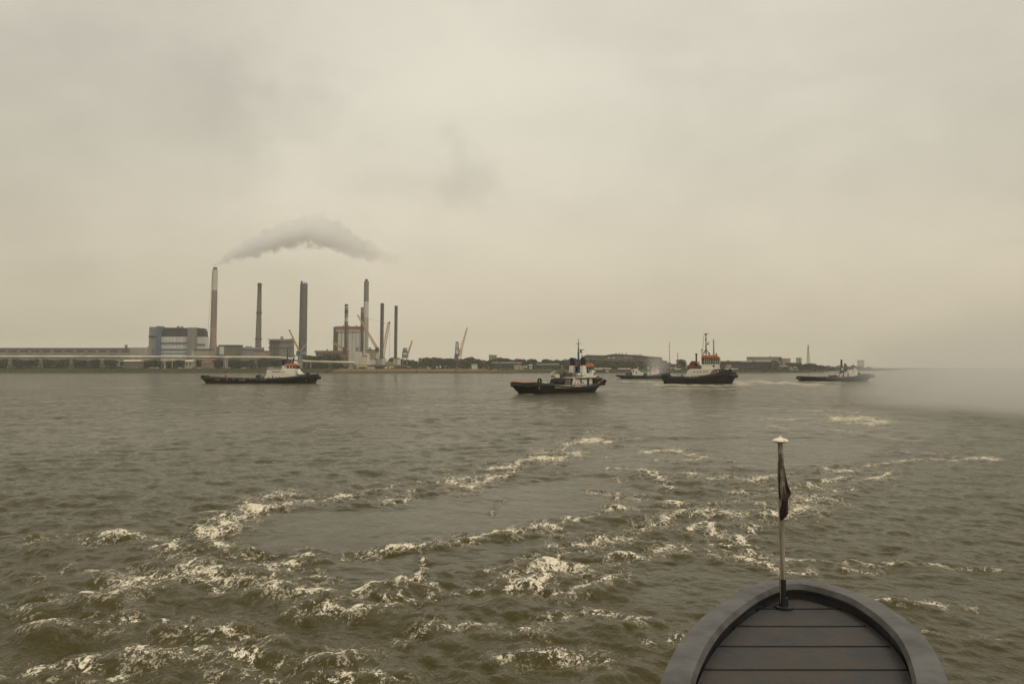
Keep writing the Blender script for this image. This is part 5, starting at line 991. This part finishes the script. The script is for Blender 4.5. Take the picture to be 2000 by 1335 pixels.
T.part('yard', MB().tube(up(1371.5, 651.4), up(1386.5, 651.4), .05, .05, 4).tube(up(1376, 655), up(1382, 655), .07, .07, 4).tube(up(1378.8, 651, -1), up(1378.8, 651, 1), .06, .06, 4), 'steel', ms)
T.part('radar', MB().box(u0(1380), u0(1386), -.5, .5, T.uz(1380, 672.4)[1], T.uz(1380, 670.6)[1]).box(u0(1382.5), u0(1386.6), -.7, .7, T.uz(1380, 668.4)[1], T.uz(1380, 667.6)[1]), 'black', ms)
for yy, w_ in ((652.6, 3.6), (662, 3.4), (665, 2.6), (675, 3), (679, 2.6)): T.part('lamp', MB().box(u0(1378.2), u0(1378.2 + w_), -.25, .25, T.uz(1380, yy + .9)[1], T.uz(1380, yy - .9)[1]), 'black', ms)
T.part('aerial', MB().tube(up(1371.6, 681), up(1376, 651.8), .035, .03, 4).tube(up(1373, 700, .4), up(1374, 655, .4), .03, .03, 4), 'steel', ms)
T.prof('funnel_cover', [(1344.5, 720), (1346, 714), (1349.5, 706.6), (1353, 704.8), (1359.5, 705), (1360.5, 709), (1356.5, 711), (1357, 718), (1373, 716.5), (1374, 720)], 1.7, 'maroon')
ex = T.part('exhaust_pipe', MB().tube(up(1360, 718), up(1360, 690.6), .3, .27, 10).tube(up(1360, 692), up(1360, 690), .38, .38, 10), 'rust'); T.part('pipe_base', MB().box(u0(1358), u0(1363), -.6, .6, T.uz(1360, 719.5)[1], T.uz(1360, 714.5)[1]), 'steel', ex)
T.part('signal_board', MB().box(u0(1362.8), u0(1366.4), -.1, .1, T.uz(1364, 709.8)[1], T.uz(1364, 706)[1]).tube(up(1364.6, 719), up(1364.6, 709), .06, .06, 4), 'yellow')
T.prof('stair', [(1384.8, 735), (1393, 722), (1398.5, 720), (1402, 721.5), (1396, 729)], .12, 'brick_pink', y=-3.2); T.prof('crane_post', [(1343.5, 725.5), (1343.8, 721.5), (1347.6, 720.6), (1347.4, 724)], .7, 'black', y=-2.2)
T.part('bollard', MB().tube(up(1333.6, 736, -2), up(1333.6, 731.6, -2), .22, .22, 8).tube(up(1332.4, 732.2, -2), up(1334.8, 732.2, -2), .2, .2, 8), 'black'); T.part('windlass', MB().tube((u0(1419), -.9, 3.9), (u0(1419), .9, 3.9), .6, .6, 14).torus((u0(1425), 0, 3.8), .5, .2, 'Y'), 'black')
T.rail([T.uz(1346, 720), T.uz(1371, 720)], -2.9, .95, 'brick_brown', posts=8); T.rail([T.uz(1405, 719.8), T.uz(1412, 722.4)], -2.6, .9, 'brick_pink', posts=3)
for px, yy in ((1404, 724.6), (1409, 723.6), (1414, 723), (1427, 723.4)): u = u0(px); T.part('tyre', MB().torus((u, -T.hbu(u) + .1, T.uz(px, yy)[1]), .45, .2, 'Y'), 'rubber', smooth=True)
T.marks(h_, 1346, 1362, 738.2, 736.8, 15, .36)
for px in (1300, 1304): T.part('tyre', MB().torus((u0(px), -T.hbu(u0(px)) - .05, 1.9), .7, .3, 'Y'), 'rubber', smooth=True)

# --- E: low dark tug on the right
T = Tug('rightmost low black tug with raked dark mast and short white house', (1563, 311), (1692, 311), 4.4)
u0 = T.U
h_ = T.hull((u0(1559), u0(1705)), (u0(1564), u0(1692.5)), [T.uz(1559, 735.6), T.uz(1566, 734), T.uz(1600, 735.4), T.uz(1630, 736), T.uz(1660, 734), T.uz(1676, 730.8), T.uz(1690, 729.8), T.uz(1705, 731.6)], bw=.3, st=.08, sternr=.6)
T.part('bow_fender', MB().path([Vector((u0(1704) - 4.2 * (1 - math.cos(a)), 2.9 * math.sin(a), 1.9)) for a in np.linspace(-1.5, 1.5, 14)], .75, 10), 'rust', smooth=True)
dh = T.prof('deckhouse', [(1637, 736), (1640, 729.6), (1645.6, 728.4), (1669, 728), (1670, 736)], 2.7, 'white'); T.ports(dh, 2.7, [(1638.8, 733.4), (1644.6, 733.4)], .28); T.wins(dh, 2.7, [(1646.6, 1649, 728.6, 736), (1655, 1657.6, 729, 736)], 'door', 'black')
bd = T.prof('bridge_deck', [(1650, 728.6), (1650.5, 724.6), (1668, 721), (1671.5, 728.8)], 2.5, 'white'); T.wins(bd, 2.5, [(1652, 1658, 726.6, 727.4), (1664, 1666.5, 724.6, 726.2), (1666.5, 1668.5, 722.4, 724.2), (1663.5, 1665.6, 728.6, 730)], 'window', 'brick_grey')
wh = T.prof('wheelhouse', [(1653, 724.6), (1652.6, 718), (1668, 716.4), (1668.5, 721.2)], 1.9, 'cream'); T.wins(wh, 1.9, [(1654, 1657, 718.6, 721.6), (1658, 1661.5, 718.4, 721.6), (1662.4, 1666, 718, 721.4)])
T.prof('wheelhouse_roof', [(1651.6, 718.2), (1652.4, 715.8), (1668.6, 715.2), (1669.4, 717)], 2.1, 'red'); T.prof('roof_gear', [(1662.4, 715.4), (1664, 713), (1670, 714), (1670, 715.6)], .5, 'black'); T.part('aerial', MB().tube((u0(1667.4), 0, T.uz(1667, 715)[1]), (u0(1667.4), 0, T.uz(1667, 708.6)[1]), .12, .06, 5), 'steel')
T.prof('funnel', [(1649.4, 725), (1649.8, 711), (1652.4, 711), (1652.6, 725)], .5, 'rust'); T.part('funnel_top', MB().box(u0(1649.6), u0(1652.6), -.55, .55, T.uz(1650, 711.8)[1], T.uz(1650, 709.6)[1]), 'black')
ms = T.prof('mast', [(1637.6, 729.4), (1641, 726), (1642, 718), (1642.4, 702), (1644.4, 702), (1645, 718), (1647, 724), (1648.4, 729.4)], .45, 'black'); T.part('lamp', MB().box(u0(1643), u0(1646), -.6, .6, T.uz(1644, 722.4)[1], T.uz(1644, 718.6)[1]), 'white', ms)
for yy in (702.6, 707, 712): T.part('mast_light', MB().box(u0(1643.6), u0(1645.6), -.3, .3, T.uz(1644, yy + .8)[1], T.uz(1644, yy - .6)[1]), 'steel', ms)
T.prof('towing_gear', [(1619.6, 736), (1620, 732.2), (1624.6, 732.4), (1625.4, 735)], 1.2, 'black'); T.prof('winch', [(1628, 736), (1628.5, 732), (1633, 732), (1635, 735.6)], 1.2, 'rust'); T.prof('capstan', [(1608, 736), (1609, 734.2), (1611, 734.2), (1612, 736)], .8, 'steel')
T.part('side_band', MB().box(u0(1621), u0(1641), -T.hbu(u0(1630)) - .05, -T.hbu(u0(1630)) + .1, T.uz(1630, 738.4)[1], T.uz(1630, 737.2)[1]), 'letter', h_)
for px in (1678, 1684, 1690): T.tyre(u0(px), 2.1, r=.5)
T.part('windlass', MB().tube((u0(1676), -.9, 2.9), (u0(1676), .9, 2.9), .5, .5, 12), 'black')

# ------------------------------------------------------------------ own ship: stern, covered capstan, flagpole and flag
DP = 5.5
ZR = 3.5
SL = [(1262, 1640), (1268, 1500), (1280, 1400), (1300, 1315), (1335, 1250), (1375, 1205), (1428, 1165), (1472, 1143), (1500, 1135), (1530, 1131.5), (1565, 1132), (1600, 1137), (1642, 1147), (1698, 1166), (1758, 1203), (1808, 1250), (1842, 1315), (1860, 1400), (1868, 1500), (1872, 1640)]
CP = [W(x_, y_, ZR) for x_, y_ in SL]; org = W(1530, 1131, ZR); org.z = 0
def crom(P, n=10):
    out = []
    for i in range(1, len(P) - 2):
        p0, p1, p2, p3 = P[i - 1], P[i], P[i + 1], P[i + 2]
        for j in range(n):
            t_ = j / n; out.append(.5 * ((2 * p1) + (p2 - p0) * t_ + (2 * p0 - 5 * p1 + 4 * p2 - p3) * t_ ** 2 + (3 * p1 - p0 - 3 * p2 + p3) * t_ ** 3))
    out.append(P[-2]); return out
EC = [q - org for q in crom(CP)]
EC = [EC[0] + Vector((-.25, -6, 0))] + EC + [EC[-1] + Vector((.5, -6, 0))]
ss = thing('ship_stern', 'dark stern bulwark and grey cap rail of the ship at the bottom edge', 'ship', org)
def nrm(i):
    a = EC[max(0, i - 1)]; b = EC[min(len(EC) - 1, i + 1)]; d = (b - a).normalized(); return Vector((d.y, -d.x, 0))   # inward
prs = [(.55, -.6), (.30, 1.0), (.10, 2.4), (.03, 3.1), (.02, ZR - .05), (.10, ZR - .05), (.12, 2.9), (.14, 2.42)]
mb = MB(); vs = []; fs = []; o = len(prs)
for i, q in enumerate(EC):
    nv_ = nrm(i)
    for d_, z_ in prs: p_ = q + nv_ * d_; vs.append((p_.x, p_.y, z_))
for i in range(len(EC) - 1):
    for k2 in range(o - 1): fs.append((i * o + k2, (i + 1) * o + k2, (i + 1) * o + k2 + 1, i * o + k2 + 1))
mb.add(vs, fs); link('bulwark', mb, mat('ship_paint', (0.040, 0.042, 0.048), 0.55, 0.25, 2.2, col2=(0.024, 0.022, 0.022), bump=.004), ss, smooth=True)
rl = MB(); vs = []; fs = []; rp = [(-.005, ZR - .052), (-.02, ZR - .03), (-.01, ZR), (.05, ZR + .012), (.13, ZR + .004), (.145, ZR - .03), (.13, ZR - .052)]; o = len(rp)
for i, q in enumerate(EC):
    nv_ = nrm(i)
    for d_, z_ in rp: p_ = q + nv_ * d_; vs.append((p_.x, p_.y, z_))
for i in range(len(EC) - 1):
    for k2 in range(o): fs.append((i * o + k2, (i + 1) * o + k2, (i + 1) * o + (k2 + 1) % o, i * o + (k2 + 1) % o))
link('cap_rail', rl.add(vs, fs), mat('rail_paint', (0.085, 0.083, 0.080), 0.5, 0.2, 4, col2=(0.045, 0.042, 0.04), bump=.003), ss, smooth=True)
dkm = MB(); ins = [q + nrm(i) * .13 for i, q in enumerate(EC)]; vs = [(q.x, q.y, 3.40) for q in ins]; dkm.add(vs, [tuple(range(len(vs) - 1, -1, -1))])
link('deck', dkm, mat('ship_deck', (0.030, 0.029, 0.031), 0.7, 0.3, 3.5, col2=(0.050, 0.040, 0.033), bump=.006), ss)
sm_ = MB()
for k2 in range(1, 7):                      # deck plank seams running athwart
    y_ = EC[len(EC) // 2].y - .36 * k2; xs_ = [q.x for q in ins if abs(q.y - y_) < .12]
    if len(xs_) > 1: sm_.box(min(xs_) + .03, max(xs_) - .03, y_ - .008, y_ + .008, 3.398, 3.406)
link('deck_seams', sm_, M['black'], ss)
fl_ = PT(1530, 1140, DP); link('flange', MB().lathe([(.06, 3.40), (.06, 3.415), (.03, 3.42), (.027, 3.47)], 20, (fl_.x - org.x, DP - org.y)), M['black'], ss, smooth=True)
# flagpole
ft = PT(1524, 863, DP); fb = PT(1530, 1200, DP)
ps = thing('flagpole', 'weathered pale flagpole with white disc on top in the foreground', 'flagpole', (fb.x, DP, 0)); dxy = ft.x - fb.x; zb = 3.405
def pt(z_): t_ = (z_ - fb.z) / (ft.z - fb.z); return Vector((dxy * t_, 0, z_))
pm = bpy.data.materials.new('flagpole_paint'); pm.use_nodes = True; t = pm.node_tree; p = t.nodes['Principled BSDF']; tc = nd(t, 'ShaderNodeTexCoord')
n1 = noise(t, mapping(t, tc.outputs['Object'], (40, 40, 3)), 1, 6, .65); n2 = noise(t, mapping(t, tc.outputs['Object'], (60, 60, 14)), 1, 5, .7)
c = mixc(t, mrange(t, n1, .42, .60, 0, 1), (0.28, 0.245, 0.18), (0.13, 0.105, 0.07)); c = mixc(t, mrange(t, n2, .60, .68, 0, 1), c, (0.035, 0.028, 0.02)); t.links.new(c, p.inputs['Base Color']); p.inputs['Roughness'].default_value = .75
pp = MB(); zs = np.linspace(pt(PT(1529, 1131, DP).z).z, ft.z, 12)
for a, b in zip(zs[:-1], zs[1:]): pp.tube(pt(a), pt(b), .0175 * (1.0 if a < 4 else .93), .0175 * (1.0 if b < 4 else .93), 16)
o = link('pole', pp, pm, ps, smooth=True)
link('socket', MB().tube(pt(zb), pt(zs[0] + .004), .0215, .0215, 16), M['black'], ps, smooth=True)
tm = mat('truck_paint', (0.72, 0.66, 0.56), 0.6, 0.05, 14, col2=(0.50, 0.22, 0.10), thr=(0.58, 0.7))
r0 = .0535; tr_ = MB().lathe([(.014, -.012), (r0 * .6, -.008), (r0, .003), (r0 * .985, .008), (r0 * .8, .017), (r0 * .45, .023), (.011, .0255), (.010, .032), (.004, .036), (.0005, .0365)], 40)
link('truck', tr_, tm, ps, loc=pt(ft.z + .004), smooth=True)
hal = MB(); hp = [pt(z_) + Vector((-.021 + .0015 * math.sin(z_ * 9), -.012, 0)) for z_ in np.linspace(ft.z - .03, zs[0] - .15, 20)]; hal.path(hp, .0022, 5); link('halyard', hal, mat('rope', (0.30, 0.26, 0.19), 0.9, 0.15, 60), ps)
# furled flag hanging round the pole
def sec_from(secs, name, m, parent, nn=36, pleat=.12, ph=0):
    vs = []; fs = []
    for (py, xl, xr, dy) in secs:
        a = PT(xl, py, DP); b = PT(xr, py, DP); cxx = (a.x + b.x) / 2 - fb.x; rx = (b.x - a.x) / 2
        for i in range(nn):
            an = 2 * math.pi * i / nn; q = 1 + pleat * math.sin(an * 5 + py * .045 + ph) + pleat * .5 * math.sin(an * 9 - py * .08)
            vs.append((cxx + rx * math.cos(an) * (1 + .3 * (q - 1)), -.004 + dy * math.sin(an) * q, a.z))
    K = len(secs)
    for k2 in range(K - 1):
        for i in range(nn): fs.append((k2 * nn + i, (k2 + 1) * nn + i, (k2 + 1) * nn + (i + 1) % nn, k2 * nn + (i + 1) % nn))
    fs += [tuple(range(nn)), tuple((K - 1) * nn + i for i in range(nn - 1, -1, -1))]
    return link(name, MB().add(vs, fs), m, parent, smooth=True)
def dens(secs, n=5):
    out = []
    for a, b in zip(secs[:-1], secs[1:]):
        for i in range(n): t_ = i / n; out.append(tuple(a[k2] + (b[k2] - a[k2]) * t_ for k2 in range(4)))
    out.append(secs[-1]); return out
fl = thing('furled_flag', 'dark maroon flag wrapped limp around the flagpole', 'flag', (fb.x, DP, 0))
cl1 = mat('flag_maroon', (0.075, 0.022, 0.018), 0.85, 0.3, 25, col2=(0.03, 0.012, 0.011), bump=.003); cl2 = mat('flag_grey', (0.19, 0.165, 0.125), 0.9, 0.25, 22, col2=(0.09, 0.075, 0.055), bump=.003); cl3 = mat('flag_black', (0.022, 0.017, 0.018), 0.9, 0.2, 20)
sec_from(dens([(884, 1520.5, 1528.5, .019), (905, 1519.6, 1530, .024), (925, 1519.4, 1531, .027), (950, 1520, 1532.6, .028), (966, 1521.5, 1534, .026), (976, 1523, 1532, .02)]), 'pale_band', cl2, fl, pleat=.22)
sec_from(dens([(900, 1518.9, 1522.5, .012), (935, 1518.8, 1523.5, .016), (960, 1520, 1524.5, .016), (975, 1522, 1526, .012)]), 'dark_band', cl3, fl, ph=2)
sec_from(dens([(908, 1527.5, 1530.8, .010), (930, 1528.5, 1534.4, .016), (948, 1529.5, 1539, .020), (961, 1529.5, 1545.3, .016), (966, 1529, 1544, .018), (974, 1528, 1538.5, .022), (985, 1526.5, 1538.2, .024), (994, 1523.6, 1538.4, .025), (1002, 1522.4, 1538.6, .024), (1009, 1523, 1534, .018), (1014, 1523.4, 1528, .012), (1018.5, 1523.6, 1524.6, .004)]), 'red_band', cl1, fl, pleat=.25, ph=1)
sec_from(dens([(972, 1524, 1531, .021), (982, 1525, 1533, .029), (994, 1522.2, 1532, .030), (1006, 1522.2, 1530, .026), (1017.5, 1523, 1525, .008)]), 'black_band', cl3, fl, ph=4)

# ------------------------------------------------------------------ smoke
def vol_mat(name, col, build, aniso=.2):
    m = bpy.data.materials.new(name); m.use_nodes = True; t = m.node_tree; t.nodes.clear()
    o = nd(t, 'ShaderNodeOutputMaterial'); v = nd(t, 'ShaderNodeVolumePrincipled'); v.inputs['Color'].default_value = (*col, 1); v.inputs['Anisotropy'].default_value = aniso
    t.links.new(v.outputs[0], o.inputs['Volume']); t.links.new(build(t), v.inputs['Density']); return m
def curve(t, x, pts):
    n = nd(t, 'ShaderNodeFloatCurve'); c_ = n.mapping.curves[0]; t.links.new(x, n.inputs['Value'])
    while len(c_.points) < len(pts): c_.points.new(.5, .5)
    for q, (a, b) in zip(c_.points, pts): q.location = (a, b)
    n.mapping.update(); return n.outputs[0]
YP = 1100.0; o0 = PT(418, 521, YP)
PLc = [(418, 520, 4), (440, 507, 11), (470, 493, 18), (510, 477, 25), (560, 461, 31), (600, 453, 34), (640, 455, 36), (680, 474, 32), (720, 491, 23), (760, 502, 16), (800, 512, 6)]
x0_, x1_ = PT(412, 500, YP).x, PT(812, 500, YP).x; Wd = x1_ - x0_; zc = [PT(a, b, YP).z for a, b, c in PLc]; xc_ = [(PT(a, 500, YP).x - x0_) / Wd for a, b, c in PLc]; rc = [c * YP / F for a, b, c in PLc]
z0_, z1_ = 130.0, 235.0
def plume(t):
    tc = nd(t, 'ShaderNodeTexCoord'); ob = tc.outputs['Object']; wv = nd(t, 'ShaderNodeVectorMath', operation='MULTIPLY_ADD'); t.links.new(noise(t, ob, .05, 5, .6, 0, 1), wv.inputs[0]); wv.inputs[1].default_value = (16,) * 3
    t.links.new(ob, wv.inputs[2]); s2 = nd(t, 'ShaderNodeSeparateXYZ'); t.links.new(wv.outputs[0], s2.inputs[0])
    xn = val(t, 'DIVIDE', val(t, 'SUBTRACT', s2.outputs[0], 8.0), Wd, clamp=True)
    zcn = val(t, 'MULTIPLY', curve(t, xn, [(a, (b - z0_) / (z1_ - z0_)) for a, b in zip(xc_, zc)]), z1_ - z0_); rr = val(t, 'MULTIPLY', curve(t, xn, [(a, r / 40) for a, r in zip(xc_, rc)]), 40)
    dz = val(t, 'DIVIDE', val(t, 'SUBTRACT', val(t, 'SUBTRACT', s2.outputs[2], 8.0), zcn), rr); dy = val(t, 'DIVIDE', val(t, 'SUBTRACT', s2.outputs[1], 8.0), rr)
    dd = val(t, 'SQRT', val(t, 'ADD', val(t, 'MULTIPLY', dz, dz), val(t, 'MULTIPLY', dy, dy)))
    nf = noise(t, ob, .075, 7, .66); f = val(t, 'ADD', val(t, 'SUBTRACT', 1.0, dd), val(t, 'MULTIPLY', val(t, 'SUBTRACT', nf, .5), 2.1))
    den = mrange(t, f, .05, .5, 0, 1); thin_ = mrange(t, xn, .42, .98, 1, .02); st = mrange(t, xn, 0.0, .05, .25, 1); return val(t, 'MULTIPLY', val(t, 'MULTIPLY', den, val(t, 'MULTIPLY', thin_, st)), .14)
pl = MB(); K = 14; nn = 16
PC = list(zip(xc_, zc, rc)); vs = []; fs = []
for a, b, r_ in [(PC[0][0] - .005, PC[0][1] - 3, 2.5)] + PC:
    q = r_ * 1.55 + 4 if a > PC[0][0] + .01 else max(3.2, r_ * 1.0)
    for i in range(nn): an = 2 * math.pi * i / nn; vs.append((a * Wd, q * math.cos(an), b - z0_ + q * math.sin(an)))
K = len(PC) + 1
for k2 in range(K - 1):
    for i in range(nn): fs.append((k2 * nn + i, k2 * nn + (i + 1) % nn, (k2 + 1) * nn + (i + 1) % nn, (k2 + 1) * nn + i))
fs += [tuple(range(nn - 1, -1, -1)), tuple((K - 1) * nn + i for i in range(nn))]; pl.add(vs, fs)
o = link('smoke_plume', pl, vol_mat('plume_steam', (1, 1, 1), plume, .5), loc=(x0_, YP, z0_)); tag(o, 'white smoke plume drifting right from the pale topped chimney', 'smoke')
def puff(name, label, c, rad, dens_, col, seed, sc_=1.0):
    def bl(t):
        tc = nd(t, 'ShaderNodeTexCoord'); ob = tc.outputs['Object']; le = nd(t, 'ShaderNodeVectorMath', operation='LENGTH'); t.links.new(ob, le.inputs[0])
        nf = noise(t, mapping(t, ob, loc=(seed, 0, 0)), 2.2 * sc_, 4, .55); f = val(t, 'ADD', val(t, 'SUBTRACT', 1.0, le.outputs['Value']), val(t, 'MULTIPLY', val(t, 'SUBTRACT', nf, .5), .7)); return val(t, 'MULTIPLY', mrange(t, f, .0, 1.1, 0, 1), dens_)
    mb = MB(); prf = [(math.cos(a) * 1.0, math.sin(a)) for a in np.linspace(-1.5, 1.5, 12)]; mb.lathe(prf, 20)
    o = link(name, mb, vol_mat(name, col, bl, .5), loc=c); o.scale = rad; return tag(o, label, 'smoke', 'exhaust smoke over the water')
q = PT(1960, 770, 88); puff('exhaust_smoke', 'brownish exhaust haze drifting over the water at the right edge', (q.x + 3, 88, q.z + 2.0), (16, 50, 9.5), .085, (.985, .975, .95), 3)
q = PT(1284, 722, 374); puff('exhaust_smoke', 'thin pale exhaust smoke rising over the veiled tug', (q.x, 374, q.z + 1.8), (8.5, 4, 8), .17, (.985, .975, .95), 8, 1.2)

# ------------------------------------------------------------------ haze
hzm = bpy.data.materials.new('haze_air'); hzm.use_nodes = True; t = hzm.node_tree; t.nodes.clear(); o_ = nd(t, 'ShaderNodeOutputMaterial'); v = nd(t, 'ShaderNodeVolumePrincipled')
v.inputs['Color'].default_value = (.98, .955, .87, 1); v.inputs['Density'].default_value = .00016; v.inputs['Anisotropy'].default_value = .1; t.links.new(v.outputs[0], o_.inputs['Volume'])
link_h = link('haze', MB().box(-9000, 9500, -70, 10500, -3, 262), hzm); tag(link_h, kind='stuff')
for k_i, pr_o in enumerate(protos):      # prototypes never placed are removed
    if k_i not in used:
        for ch_ in list(pr_o.children): bpy.data.objects.remove(ch_)
        bpy.data.objects.remove(pr_o)
